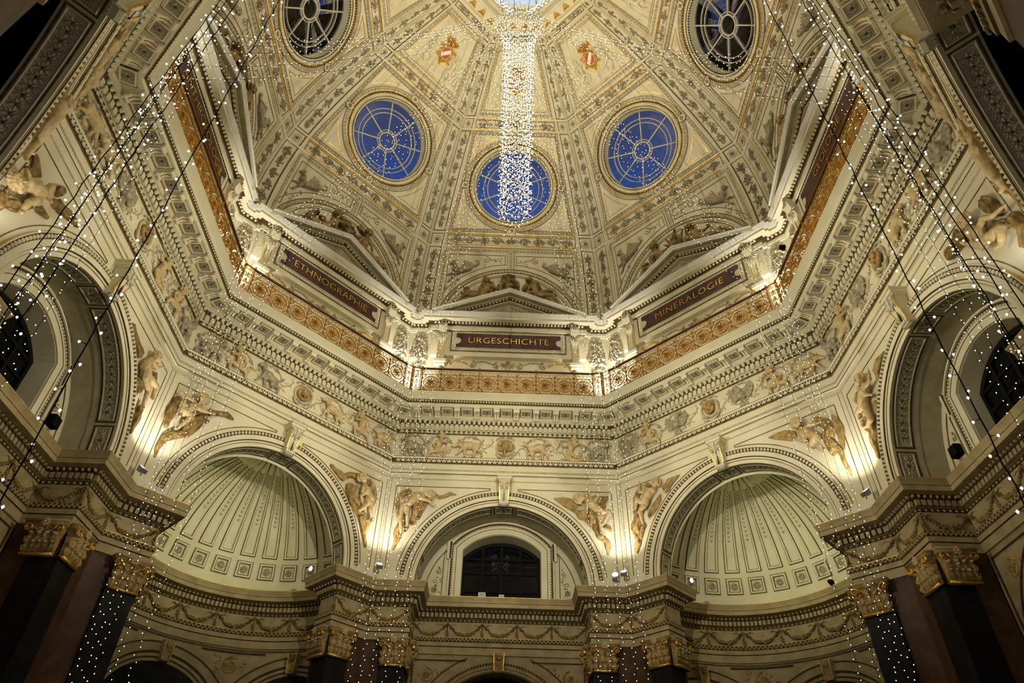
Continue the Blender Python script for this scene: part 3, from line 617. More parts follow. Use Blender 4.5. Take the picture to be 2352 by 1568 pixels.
ROW_F = small_row([(-9.05 * T, 12.23), (9.05 * T, 12.23)], .085, .05, .05, .01, 'pale', wallmap(9.06), 'box')
mb = MB(True)
for i in range(-20, 21): mb.blob(i * .17 + .085, 14.02, .022, .028, .05, 'tan', n=5)
DOTS = mb.map(wallmap(8.81)).mesh('dots')

# frieze reliefs: scrolling acanthus, creatures, putti and a head in a medallion
def scroll_bed(side):
    mb = MB(True); rg = random.Random(3)
    cs = [-3.15, -2.25, -1.2, 1.1, 2.2, 3.15]
    for i, x in enumerate(cs):
        d = 1 if i % 2 else -1
        mb.scroll(x, 13.14, .36, 1.35, R(200 if d > 0 else -20), d, .06, .045, 'scrollrelief')
        for j in range(20):
            a = rg.uniform(0, 2 * pi); r = .34 + rg.uniform(-.03, .07)
            mb.leaf(x + r * cos(a), 13.14 + r * sin(a), rg.uniform(.09, .16), .05, a + rg.uniform(-1.2, 1.2), .04, 'scrollrelief')
    for i, x in enumerate(cs):
        for q in range(18):
            a = rg.uniform(0, 6.28); rr_ = rg.uniform(.3, .42); mb.leaf(x + rr_ * cos(a), 13.14 + rr_ * sin(a), .16, .06, a + rg.choice((-1.3, 1.3)), .05, 'grey' if q % 3 == 0 else 'scrollrelief')
        mb.ridge([(x + .40 * cos(t), 13.15 + .38 * sin(t)) for t in np.linspace(.3, 2.9, 14)], .035, .05, 'scrollrelief', prof='round')
        mb.ridge([(x + .43 * cos(t), 13.15 + .42 * sin(t)) for t in np.linspace(.2, 3.0, 14)], .012, .012, 'grey')
    for x0 in (-2.7, -1.72, -.62, .55, 1.65, 2.7):
        pts = [(x0 - .2 + .4 * t, 12.85 + .55 * t + .06 * sin(6 * t)) for t in np.linspace(0, 1, 9)]
        mb.ridge(pts, .045, .04, 'scrollrelief', prof='round')
        for t in np.linspace(.1, .95, 7):
            p = (x0 - .2 + .4 * t, 12.85 + .55 * t)
            mb.leaf(*p, .16, .06, rg.uniform(0, 6.28), .04, 'scrollrelief')
    return mb.map(wallmap(9.02)).mesh('acanthus_scroll')
ACANTH = scroll_bed(1)
VOX = .0125
def bake_local(fnc, mat_, vox=VOX):
    c = Clay(); fnc(c); return c.bake(vox, mat_, wallmap(0))
def medal(c, kind):
    for i in range(26):                                       # strapwork ring
        a = 2 * pi * i / 26; c.cap((.30 * cos(a), .32 * sin(a), .03), .045)
    for s in (-1, 1):
        c.chain([(s * .12, -.42, .05, .04), (s * .24, -.36, .06, .04), (s * .30, -.24, .05, .035)]); c.cap((s * .13, -.30, .06), .05)
        c.chain([(s * .05, .40, .04, .03), (s * .2, .40, .04, .03), (s * .30, .30, .04, .03)])
def medal_head(c, kind):
    if kind == 0:      # elephant
        c.cap((0, .06, .07), .15, (0, -.05, .09), .12); c.cap((-.07, .13, .08), .08); c.cap((.07, .13, .08), .08)
        for s in (-1, 1):
            c.slab([(s * .08, .12), (s * .24, .10), (s * .25, -.10), (s * .12, -.16), (s * .06, -.02)], .03, .08)
            c.cap((s * .07, -.14, .12), .022, (s * .10, -.24, .16), .012)
        c.chain([(0, -.02, .17, .055), (0, -.14, .20, .045), (.02, -.25, .18, .035), (.05, -.34, .14, .03), (.03, -.38, .12, .025)])
    elif kind == 1:    # lion mask
        for i in range(22): a = 2 * pi * i / 22; c.cap((.17 * cos(a), .18 * sin(a), .06), .055)
        c.cap((0, .03, .10), .13); c.cap((0, -.07, .17), .06); c.cap((0, .02, .19), .035, (0, -.05, .22), .035); c.cap((-.06, .05, .2), .022); c.cap((.06, .05, .2), .022); c.cap((0, -.14, .15), .04)
    else:              # shaggy human mask
        head(c, (0, .02), (0, -.1), .16, .1)
        for i in range(14): a = pi + pi * i / 13; c.cap((.13 * cos(a), -.03 + .15 * sin(a), .1), .045)
def seat_putto(c, spear=False):
    J = [(.06, .27), (.04, .16), (.0, .06), (-.03, -.16), (-.07, .12), (-.17, .0), (-.1, -.1), (.1, .12), (.2, .06), (.22, .2),
         (-.06, -.18), (-.24, -.24), (-.28, -.40), (.03, -.18), (.2, -.16), (.17, -.36)]
    human(c, J, .62, .07, .16)
    if spear: c.cap((-.45, .30, .12), .012, (.45, .12, .12), .012)
QUAD = [[(.27, .18), (.18, .08), (.10, .0), (-.20, -.05), (.28, -.32), (.12, -.36), (-.12, -.36), (-.30, -.34), (-.40, .10)],
        [(.33, .02), (.20, .05), (.10, .0), (-.22, .0), (.34, -.30), (.10, -.34), (-.12, -.34), (-.36, -.32), (-.38, .22)],
        [(-.24, .22), (-.17, .08), (-.10, -.02), (.18, -.10), (-.30, -.30), (-.05, -.36), (.10, -.36), (.32, -.34), (.38, .12)]]
CREAT = [bake_local(lambda c, q=q, i=i: beast(c, q, 1.0, .07, horn=(i == 2), mane=(i == 1)), mt) for i, (q, mt) in enumerate(zip(QUAD, ('tan2', 'tan2', 'grey')))]
PUTTO = [bake_local(lambda c: seat_putto(c), 'tan2'), bake_local(lambda c: seat_putto(c, True), 'tan2')]
def bird(c):
    c.cap((0, -.1, .07), .11, (.03, .08, .08), .09); c.cap((.03, .08, .09), .06, (.10, .22, .1), .05); c.cap((.12, .22, .12), .03, (.18, .18, .11), .012)
    for s in (-1, 1):
        c.slab([(s * .03, .1), (s * .30, .30), (s * .36, .12), (s * .30, -.05), (s * .2, -.16), (s * .05, -.12)], .02, .06)
        for i in range(4): c.cap((s * .08, .05 - .05 * i, .07), .02, (s * (.32 - .03 * i), .22 - .12 * i, .06), .016)
    c.slab([(-.06, -.16), (.06, -.16), (.12, -.38), (-.14, -.38)], .02, .06)
BIRD = bake_local(bird, 'grey')
def triton(c):
    J = [(.10, .26), (.06, .16), (.02, .07), (-.04, -.12), (-.03, .12), (-.16, .06), (-.28, .14), (.12, .12), (.22, .18), (.32, .16),
         (-.06, -.14), (-.14, -.24), (-.10, -.34), (.0, -.14), (.1, -.24), (.2, -.26)]
    human(c, J, .62, .07, .15); c.chain([(-.08, -.2, .07, .08), (-.02, -.34, .06, .07), (.2, -.36, .05, .05), (.38, -.28, .04, .03)])
    c.slab([(.34, -.34), (.46, -.38), (.42, -.2), (.36, -.24)], .02, .05); c.cap((-.42, .30, .12), .012, (.40, .12, .12), .012)
TRITON = bake_local(triton, 'tan2')
RING = bake_local(lambda c: medal(c, 0), 'pale')
MEDAL = [bake_local(lambda c, i=i: medal_head(c, i), 'tan') for i in range(3)]
ORDER = {0: ['c2', 'p0', 'c1', 'm0', 'c0', 't', 'c2'], 7: ['c2', 'p0', 'c2', 'm1', 'c0', 'p1', 'c0'], 1: ['b', 'p0', 'b', 'm2', 'b', 'p1', 'c1'],
         6: ['c1', 'c0', 'b', 'm1', 't', 'p0', 'c2'], 2: ['c2', 'p1', 'b', 'm2', 'c0', 'c1', 'b'], 3: ['c0', 'p0', 'c1', 'm1', 't', 'b', 'c2'], 5: ['b', 'p1', 'c0', 'm0', 'c1', 'p0', 'c1']}
FX = [-3.12, -2.25, -1.22, 0, 1.10, 2.22, 3.20]
trims = {}
for k in range(8):
    t = put('trim_%d' % (k + 1), CORNICE, k=k, kind='structure', label='gilded cream cornice and animal frieze above the ' + SAY[k], category='cornice')
    trims[k] = t
    if k == 4: continue
    put('bead_row', ROW_S, t, kind='stuff'); put('guilloche_row', ROW_F, t, kind='stuff'); put('gilt_dots', DOTS, t, kind='stuff')
    for me, a, z, n, name in ((DENTIL, 8.93, 13.835, 43, 'dentil'), (EGG, 8.83, 13.985, 42, 'egg_drop'), (TONGUE, 8.965, 13.675, 43, 'tongue_leaf'), (LOTUS, 9.0, 12.545, 43, 'lotus_leaf')):
        for i in range(n): put(name, me, t, at=((i - (n - 1) / 2) * .170, a, z))
    for i in range(10): put('modillion', MODIL, t, at=((i - 4.5) * .68, 8.25, 14.25))
    for i in range(9): put('rosette_coffer', COFFER, t, at=((i - 4) * .68, 8.235, 14.25))
    c = put('corner_coffer', COFFER, t, at=(8.235 * T + .02, 8.22, 14.249), rot=(0, 0, -pi / 8)); c.location = (8.25 * T + .0, 8.25, 14.249)
    put('acanthus_scroll', ACANTH, t)
    for x, code in zip(FX, ORDER[k]):
        me = {'c': CREAT, 'p': PUTTO, 'm': MEDAL}.get(code[0]); me = me[int(code[1])] if me else {'b': BIRD, 't': TRITON}[code[0]]
        nm = {'c': 'beast_relief', 'p': 'putto_relief', 'm': 'mask_relief', 'b': 'eagle_relief', 't': 'triton_relief'}[code[0]]
        o = put(nm, me, t, at=(x, 9.02, 13.13)); sc = 1.2 if code[0] != 'm' else 1.05
        o.scale = (sc if (k + int(x * 7)) % 2 else -sc, sc, sc)
        if code[0] == 'm': put('medallion_ring', RING, t, at=(x, 9.02, 13.14))

# ---------------------------------------------------------------- spandrel figures
def relief(f, vox=.0135, a0=9.12, scale=1.0, seed=1, body='tan2', cloth='tan'):
    """returns (body mesh, drapery mesh, wing mesh)"""
    rg = random.Random(seed); c = Clay(); out = []
    for d in f.get('D', []): drape(c, [(x, y, r * 1.3) for x, y, r in d], .05, 1.0, rg)
    dr = c.bake(vox, cloth, wallmap(a0), 'drapery')
    wg = None
    if f.get('W'):
        c = Clay()
        for w in f['W']:
            c.slab(w, .01, .05)
            cx = sum(p[0] for p in w) / len(w); cy = sum(p[1] for p in w) / len(w)
            far = max(w, key=lambda p: hypot(p[0] - cx, p[1] - cy)); root = max(w, key=lambda p: hypot(p[0] - far[0], p[1] - far[1]))
            for p in dens(w, .07, True):
                q = (root[0] + (p[0] - root[0]) * .94, root[1] + (p[1] - root[1]) * .94)
                if hypot(q[0] - root[0], q[1] - root[1]) > .12: c.cap((root[0] + (q[0] - root[0]) * .25, root[1] + (q[1] - root[1]) * .25, .05), .014, (*q, .05), .010)
        wg = c.bake(vox, cloth, wallmap(a0), 'wing')
    c = Clay(); human(c, f['J'], scale, .16, .16)
    return c.bake(vox, body, wallmap(a0), 'body'), dr, wg
def put_relief(ms, k, lab):
    o = put('cherub_relief', ms[0], k=k, label=lab, category='relief', group='spandrel figures')
    put('drapery', ms[1], o, label='darker brown drapery')
    if ms[2]: put('wing', ms[2], o)
FL = {'F1': (7, 'stocky winged boy holding a ring in the upper left spandrel of the ETHNOGRAPHIE arch', 'tan'),
      'F2': (7, 'child with a round basket in the upper right spandrel of the ETHNOGRAPHIE arch', 'tan2'),
      'F3': (0, 'boy embracing a lion in the spandrel left of the URGESCHICHTE arch', 'tan2'),
      'F4': (0, 'bat-winged nude figure in the spandrel right of the URGESCHICHTE arch', 'tan2'),
      'F5': (1, 'cherub blowing a shell in the spandrel left of the MINERALOGIE arch', 'tan2'),
      'F6': (1, 'cherub grasping an eagle in the spandrel right of the MINERALOGIE arch', 'tan2'),
      'F7': (6, 'boy with a wooden bow in the spandrel right of the ANTHROPOLOGIE arch', 'tan'),
      'F8': (2, 'boy raising one arm in the spandrel left of the GEOLOGIE arch', 'tan2'),
      'F9': (6, 'crouching winged child in the spandrel left of the ANTHROPOLOGIE arch', 'tan'),
      'F10': (2, 'child under a tortoise shell in the spandrel right of the GEOLOGIE arch', 'tan')}
for i, (n, (k, lab, mt)) in enumerate(FL.items()):
    f = FIG[n]
    if n == 'F9': f = dict(f); f['J'] = [(max(p[0], -3.6), p[1]) for p in f['J']]; f['D'] = [[(max(a, -3.62), b, r) for a, b, r in d] for d in f['D']]
    ms = relief(f, seed=i, body='tan2', cloth='umber' if mt == 'tan' else 'tan')
    put_relief(ms, k, lab)
    if n == 'F7': m7 = ms
    if n == 'F8': m8 = ms
put_relief(m7, 5, 'shadowed boy clinging to the arch in the top left corner')
put_relief(m8, 3, 'shadowed boy clinging to the arch in the top right corner')
# ---------------------------------------------------------------- attic storey behind the balcony
AT = 9.27
mb = MB()
face_sweep(mb, [(AT, 14.66), (AT, 18.56), (9.22, 18.60), (9.21, 18.74), (9.15, 18.80)], 'plaster')
ATTIC = mb.mesh('attic_wall')
def attic_cornice():
    mb = MB()
    P9 = [(.0, 18.50, 'plaster'), (.03, 18.52, 'plaster'), (.04, 18.70, 'line'), (.07, 18.72, 'dark'), (.16, 18.84, 'plaster'), (.20, 18.85, 'plaster'), (.33, 18.87, 'plaster'), (.33, 18.98, 'chalk'),
          (.36, 19.00, 'chalk'), (.44, 19.13, 'chalk'), (.44, 19.16, 'chalk'), (-.3, 19.18, 'chalk')]
    w = AT * T
    path = [(-w, AT), (-3.12, AT), (-3.12, AT - .10), (-3.02, AT - .10), (-3.02, AT - .22), (3.02, AT - .22), (3.02, AT - .10), (3.12, AT - .10), (3.12, AT), (w, AT)]
    # mitre the ends on the octagon folds by continuing the path round the corner
    def fold(s): return (s * (w + .5 * cos(pi / 4)), AT - .5 * sin(pi / 4))
    path = [fold(-1)] + path + [fold(1)]
    path_sweep(mb, path, P9, 'plaster', 1, len(path) - 2)
    return mb.mesh('attic_cornice')
AC = attic_cornice()
def egg_row_attic():
    mb = MB(True)
    for u0, u1, a in ((-3.80, -3.2, .0), (-2.95, 2.95, .22), (3.2, 3.80, .0)):
        for u, v, _ in along([(u0, 18.79), (u1, 18.79)], .135): mb.blob(u, v, .045, .055, .07, 'plaster', n=7, base=a + .13)
    return mb.map(wallmap(AT)).mesh('egg_row')
AE = egg_row_attic()
mb = MB()                                                        # projecting body that carries the plaque
mb.box(-2.98, 2.98, 17.30, 18.52, 0, .16, 'plaster')
mb.ridge([(-2.22, 17.50), (2.22, 17.50), (2.22, 18.56 - .02), (-2.22, 18.54)], .03, .19, 'line', closed=True)
mb.ridge([(-2.14, 17.57), (2.14, 17.57), (2.14, 18.46), (-2.14, 18.46)], .11, .185, 'band', closed=True)
mb.ridge([(-2.06, 17.65), (2.06, 17.65), (2.06, 18.39), (-2.06, 18.39)], .03, .20, 'plaster', closed=True)
for u, v, a in along([(-2.14, 17.57), (2.14, 17.57), (2.14, 18.46), (-2.14, 18.46)], .115, True): mb.leaf(u - .05 * cos(a), v - .05 * sin(a), .10, .09, a, .02, 'plaster', base=.185)
mb.ridge([(-2.9, 18.49), (2.9, 18.49)], .02, .19, 'line')
mb.box(-2.4, 2.4, 17.24, 17.30, 0, .19, 'plaster')
# scrolls and shell under the sill
for s in (-1, 1):
    mb.scroll(s * 1.35, 16.96, .17, 1.2, R(90), s, .05, .09, 'scrollrelief'); mb.scroll(s * .42, 16.92, .15, 1.3, R(90), -s, .05, .09, 'scrollrelief'); mb.scroll(s * 2.2, 17.00, .12, 1.1, R(90), -s, .04, .07, 'gold')
    mb.ridge([(s * (1.35 + .17 - .0), 16.98), (s * 1.8, 17.12), (s * 2.1, 17.10)], .04, .07, 'gold', prof='round')
    mb.ridge([(s * .55, 17.00), (s * .85, 17.12), (s * 1.2, 17.10)], .035, .06, 'scrollrelief', prof='round')
for i in range(9): mb.leaf(0, 17.08, .34, .10, R(-90 + (i - 4) * 20), .07, 'scrollrelief')
mb.blob(0, 17.10, .09, .07, .12, 'tan')
BODY = mb.map(wallmap(AT)).mesh('plaque_body')
def console_mesh():
    mb = MB()
    prof = [(.0, 16.96), (.20, 16.98), (.24, 17.10), (.20, 17.35), (.19, 17.75), (.26, 18.1), (.36, 18.35), (.42, 18.55), (.40, 18.68), (.30, 18.74), (.0, 18.74)]
    n = len(prof); w = .17
    mb.add([(s * w * (.82 + .18 * (z - 16.96) / 1.8), -h, z) for s in (-1, 1) for h, z in prof], [tuple(range(n)), tuple(range(n, 2 * n))[::-1]] + [(i, i + 1, n + i + 1, n + i) for i in range(n - 1)], 'plaster')
    b = MB()
    for x in (-.085, 0, .085): b.ridge([(x, 17.12), (x, 17.9)], .03, .225, 'plaster', prof='round'); 
    for x in (-.125, .125): b.ridge([(x, 17.05), (x, 18.1)], .016, .235, 'gold')
    for i in range(9): b.leaf(0, 18.25, .30, .10, R(-90 + (i - 4) * 24), .06, 'pale', base=.30)
    b.scroll(0, 18.58, .11, 1.3, R(90), 1, .05, .05, 'pale', base=.41); b.blob(0, 18.6, .07, .07, .10, 'tan', base=.38)
    for i in range(4): b.blob(-.105 + .07 * i, 17.04, .03, .05, .05, 'chalk', base=.22)
    b.box(-.24, .24, 16.84, 16.96, 0, .30, 'plaster'); b.box(-.19, .19, 16.76, 16.84, 0, .22, 'plaster')
    b.blob(0, 16.64, .10, .12, .16, 'pale'); b.leaf(0, 16.56, .14, .1, -pi / 2, .1, 'gold')
    b.map(wallmap(0)); n0 = len(mb.v); mb.v += b.v
    for f, mi in zip(b.f, b.m): mb.f.append([q + n0 for q in f]); mb.m.append(mb.mi(b.mats[mi]))
    return mb.mesh('console')
CONS = console_mesh()
def fruit_drop():
    mb = MB(True); rg = random.Random(5)
    mb.ridge([(0, 18.45), (0, 16.25)], .025, .03, 'pale')
    for s in (-1, 1):
        mb.scroll(s * .13, 18.30, .10, 1.1, R(90), s, .03, .05, 'pale'); mb.scroll(s * .15, 18.02, .09, 1.1, R(-90), -s, .03, .05, 'pale')
        mb.ridge([(s * .05, 18.2), (s * .2, 17.9), (s * .24, 17.6)], .025, .04, 'pale', prof='round')
    for zc, w, n in ((18.0, .16, 14), (17.72, .13, 12), (17.42, .21, 34), (17.15, .17, 26), (16.85, .08, 12), (16.62, .14, 20), (16.4, .08, 9)):
        for i in range(n):
            a = rg.uniform(0, 2 * pi); r = w * sqrt(rg.random()); x, y = r * cos(a), zc + r * sin(a) * .9; q = rg.uniform(.03, .055)
            if i % 3: mb.blob(x, y, q, q, rg.uniform(.06, .14), 'pale' if i % 2 else 'chalk', n=6)
            else: mb.leaf(x, y, .15, .07, rg.uniform(0, 6.28), .08, 'pale')
    mb.v = [(x * 1.3, y, z * 1.2) for x, y, z in mb.v]; return mb.map(wallmap(0)).mesh('fruit_drop')
DROP = fruit_drop()
WORD = {0: 'URGESCHICHTE', 1: 'MINERALOGIE', 2: 'GEOLOGIE', 6: 'ANTHROPOLOGIE', 7: 'ETHNOGRAPHIE'}
def plaque_mesh():
    pts = [(-2.02, 17.66), (2.02, 17.66)] + [(2.02 - .19 * cos(a), 18.02 - .19 * sin(a)) for a in np.linspace(pi / 2, -pi / 2, 11)] + [(2.02, 18.38), (-2.02, 18.38)] + \
          [(-2.02 + .19 * cos(a), 18.02 + .19 * sin(a)) for a in np.linspace(pi / 2, -pi / 2, 11)]
    mb = MB(); mb.poly(pts, 0, .045, 'plaque'); return mb.map(wallmap(0)).mesh('plaque')
PLQ = plaque_mesh()
# pediment: raking cornice, tympanum with shell
def pediment_mesh():
    mb = MB()
    def rk(pts, w, h, m, base=0.0, prof='flat'): mb.ridge(pts, w, h, m, base=base, prof=prof)
    out = [(-3.02, 19.20), (0, 20.45), (3.02, 19.20)]
    def off(d): return [(x, z - d) for x, z in out]
    n0 = len(mb.v)
    def slab(d0, d1, h0, h1, m):                              # band parallel to the rake, projecting h1
        for s in (-1, 1):
            q = [(s * 3.02, 19.20 - d0), (0, 20.45 - d0), (0, 20.45 - d1), (s * 3.02, 19.20 - d1)]
            mb.poly(q, h0, h1, m)
    slab(0, .05, .0, .66, 'chalk'); slab(.05, .17, .0, .60, 'chalk'); slab(.17, .185, 0, .592, 'soffit'); slab(.17, .22, 0, .40, 'plaster'); slab(.22, .34, 0, .30, 'dark'); slab(.34, .38, 0, .26, 'plaster')  # the thin soffit-coloured slab paints shade onto the underside of the rake
    for s in (-1, 1):
        for i in range(19):
            x = s * (.12 + i * .135); z = 20.45 - .28 - abs(x) * .414
            if z > 19.28: mb.blob(x, z, .048, .048, .08, 'plaster', base=.30, n=7)
    mb.poly([(-2.6, 19.14), (2.6, 19.14), (0, 20.22)], -.1, .12, 'grey')
    for i in range(15):                                       # shell
        a = R(90 + (i - 7) * 12.4); p = [(.16 * cos(a), 19.24 + .16 * sin(a)), (.60 * cos(a), 19.24 + .56 * sin(a))]
        mb.ridge(p, .10, .09, 'pale', base=.12, prof='round', ws=[.35, 1.15])
    mb.blob(0, 19.28, .16, .12, .18, 'tan2', base=.12)
    rg = random.Random(2)
    for s in (-1, 1):
        mb.scroll(s * .95, 19.40, .17, 1.2, R(90), -s, .05, .07, 'pale', base=.12); mb.scroll(s * 1.45, 19.33, .10, 1.1, R(90), s, .04, .06, 'pale', base=.12)
        for i in range(14):
            x = rg.uniform(.75, 2.1); mb.leaf(s * x, 19.22 + rg.uniform(0, .5) * (2.4 - x) / 1.7, .16, .07, rg.uniform(0, 6.3), .06, 'pale', base=.12)
    mb.map(wallmap(9.18)); return mb.mesh('pediment')
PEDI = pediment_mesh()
def statue(f, seed, big=1.08):
    rg = random.Random(seed); c = Clay(); H = .26
    for d in f.get('D', []): drape(c, [(x, y, r * 1.25) for x, y, r in d], .30, 1.1, rg)
    for x, z, r, ang in f.get('C', []):
        dx, dz = r * 1.3 * sin(R(ang)), r * 1.3 * cos(R(ang)); w = r * .3
        c.cap((x, z - .1, H), w, (x + dx, z + dz, H + .05), w * .25)
    if not f.get('J'): return c.bake(.017, 'statue', wallmap(9.05), 'mass'), None
    dr = c.bake(.017, 'statue', wallmap(9.05), 'drapery'); c = Clay()
    human(c, f['J'], big, H, .135)
    for p in (f['J'][3], f['J'][10], f['J'][13]): c.cap((p[0], p[1], .1), .10, (p[0], p[1], H), .1)
    return c.bake(.017, 'flesh', wallmap(9.05), 'body'), dr
STL = {0: [('N1', 'hooded woman reclining on the left slope of the URGESCHICHTE pediment'), ('N2', 'hooded old man reclining on the right slope of the URGESCHICHTE pediment'), ('N3', 'broken torso standing on the peak of the URGESCHICHTE pediment')],
       7: [('NW1', 'reclining figure with bare legs on the left slope of the ETHNOGRAPHIE pediment'), ('NW2', 'seated winged figure on the right slope of the ETHNOGRAPHIE pediment'), ('NW3', 'shaggy animal head on the peak of the ETHNOGRAPHIE pediment')],
       1: [('NE2', 'capped miner seated on the left slope of the MINERALOGIE pediment'), ('NE1', 'miner with a hammer lying on the right slope of the MINERALOGIE pediment'), ('NE3', 'cluster of dark crystals on the peak of the MINERALOGIE pediment')],
       6: [('NW1', 'robed figure on the left slope of the ANTHROPOLOGIE pediment'), ('NW2', 'crouching bearer on the right slope of the ANTHROPOLOGIE pediment'), ('N3', 'dark skull-like mass on the peak of the ANTHROPOLOGIE pediment')],
       2: [('N1', 'thin nude figure on the left slope of the GEOLOGIE pediment'), ('NE1', 'bare-legged figure reclining on the right slope of the GEOLOGIE pediment'), ('NW3', 'dark rounded boulder on the peak of the GEOLOGIE pediment')]}
SCACHE = {}
for k in range(8):
    bt = BRIEF[k]
    w = put('wall_%s_attic' % SIDE[k], ATTIC, k=k, kind='structure', label='cream attic wall behind the gilt railing, %s side' % bt, category='wall')
    put('cornice', AC, w)
    if k == 4: continue
    put('egg_row', AE, w, kind='stuff')
    for s in (-1, 1): put('fruit_drop', DROP, w, at=(s * 3.42, AT, 0))
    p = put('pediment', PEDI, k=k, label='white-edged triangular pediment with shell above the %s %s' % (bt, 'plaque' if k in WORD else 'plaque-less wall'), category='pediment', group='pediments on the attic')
    b = put('plaque_frame', BODY, p)
    for s in (-1, 1): put('console', CONS, p, at=(s * 2.57, AT - .05, 0))
    if k in WORD:
        q = put('name_plaque', PLQ, k=k, label='dark red plaque lettered ' + WORD[k] + ' in gold', category='sign', group='name plaques'); q.location = loc(k, 0, AT - .16, 0)
        cu = bpy.data.curves.new('lettering', 'FONT'); cu.body = WORD[k]; cu.size = .42; cu.extrude = .016; cu.align_x = 'CENTER'; cu.align_y = 'CENTER'
        cu.space_character = 1.0; cu.materials.append(M['gold']); cu.resolution_u = 3; cu.offset = -.009
        t = bpy.data.objects.new('tmp', cu); COL.objects.link(t)
        target = 3.10 * (len(WORD[k]) - 1) / 11; n = len(WORD[k])
        for _ in range(4):
            bpy.context.view_layer.update(); cu.space_character += (target - t.dimensions.x) / max(n - 1, 1) / .30
        me = bpy.data.meshes.new_from_object(t.evaluated_get(bpy.context.evaluated_depsgraph_get())); bpy.data.objects.remove(t)
        me.name = 'lettering'; me.materials.clear(); me.materials.append(M['gold'])
        put('lettering', me, q, at=(0, -.062, 18.00), rot=(pi / 2, 0, 0), label='gold capital letters')
        for n_, lab in STL[k]:
            if n_ not in SCACHE: SCACHE[n_] = statue(FIG[n_], len(SCACHE))
            o = put('crystal_cluster' if 'crystal' in lab else 'statue', SCACHE[n_][0], k=k, label=lab, category='statue', group='figures on the pediments')
            if SCACHE[n_][1]: put('drapery', SCACHE[n_][1], o, label='dark drapery')

# ---------------------------------------------------------------- gilt balcony railing
RA, RZ0, RZ1 = 8.10, 14.70, 15.74
def rail_panel(w=.67):
    mb = MB(); h = w / 2; zc = 15.17; m = 'iron'
    def rt(p, ww, closed=False): mb.ridge(p, ww * 1.35, ww * .6, m, closed=closed, prof='tube')
    rt(arcpts(0, zc, .255, 0, 2 * pi, 26)[:-1], .03, True); rt(arcpts(0, zc, .205, 0, 2 * pi, 22)[:-1], .016, True)
    for i in range(6):
        a = R(60 * i + 30); c = (.11 * cos(a), zc + .11 * sin(a))
        pts = [(c[0] + .07 * (1 - t * .75) * cos(a + pi + 5 * t), c[1] + .07 * (1 - t * .75) * sin(a + pi + 5 * t)) for t in np.linspace(0, 1, 9)]
        rt(pts, .022)
        mb.leaf(.05 * cos(a), zc + .05 * sin(a), .15, .07, a, .035, m, base=.0)
        mb.leaf(.12 * cos(a + .5), zc + .12 * sin(a + .5), .09, .045, a + .5, .025, m)

    for su in (-1, 1):
        for sv in (-1, 1):
            c = (su * (h - .085), zc + sv * .27)
            rt([(c[0] + .075 * (1 - t * .8) * cos(R(45) + 6 * t) * su, c[1] + .075 * (1 - t * .8) * sin(R(45) + 6 * t) * sv) for t in np.linspace(0, 1, 9)], .02)
            rt([(su * (h - .01), zc + sv * .10), (su * (h - .05), zc + sv * .17), (su * (h - .15), zc + sv * .33)], .018)
            mb.leaf(su * (h - .03), zc + sv * .12, .12, .05, R(90 * sv), .02, m)
    for x in (-h + .01, h - .01):
        rt([(x, RZ0), (x, 15.60)], .022); mb.blob(x, zc, .04, .06, .03, m); mb.blob(x, 15.56, .03, .03, .03, m)
    rt([(-h, 14.82), (h, 14.82)], .022); rt([(-h, 15.50), (h, 15.50)], .022); rt([(-h, 15.66), (h, 15.66)], .018); rt([(-h, 14.73), (h, 14.73)], .03)
    for i in range(5):
        x = -h + w * (i + .5) / 5
        rt([(x - .05, 15.52), (x, 15.62), (x + .05, 15.52)], .014); rt([(x - .05, 14.74), (x, 14.80), (x + .05, 14.74)], .014)
    return mb.map(wallmap(0)).mesh('railing_panel')
mb = MB(); mb.rosette(0, 15.17, .095, .06, 'iron', 8); RROS = mb.map(wallmap(0)).mesh('rosette')
RP = rail_panel(); RPN = rail_panel(.30 * 1.0 + .0) if False else None
def rail_end():
    mb = MB(); m = 'iron'
    for x in (-.12, .12): mb.ridge([(x, RZ0), (x, RZ1)], .03, .015, m, prof='tube')
    for z in (14.9, 15.15, 15.4):
        for s in (-1, 1): mb.scroll(s * .055, z, .06, 1.2, R(90), s, .02, .02, m)
        mb.blob(0, z + .1, .03, .04, .03, m)
    for z in (14.73, 14.82, 15.5, 15.66): mb.ridge([(-.16, z), (.16, z)], .022, .011, m, prof='tube')
    return mb.map(wallmap(0)).mesh('railing_end')
RE = rail_end()
mb = MB(); w_ = RA * T
mb.add([(s * (RA + d) * T, RA + d, z) for s in (-1, 1) for d, z in ((-.035, 15.74), (-.035, 15.79), (.035, 15.79), (.035, 15.74))], [(0, 1, 5, 4), (1, 2, 6, 5), (2, 3, 7, 6), (3, 0, 4, 7)], 'rail')
RH = mb.mesh('handrail')
mb = MB(); mb.add([(s * (RA + d) * T, RA + d, z) for s in (-1, 1) for d, z in ((-.03, 14.668), (-.03, 14.71), (.03, 14.71), (.03, 14.668))], [(0, 1, 5, 4), (1, 2, 6, 5), (2, 3, 7, 6), (3, 0, 4, 7)], 'gold')
RB = mb.mesh('bottom_rail')
mb = MB(True); mb.blob(0, 15.84, .035, .045, .03, 'iron'); mb.ridge([(0, 14.7), (0, 15.82)], .045, .022, 'iron', prof='tube'); RPOST = mb.map(wallmap(0)).mesh('post')
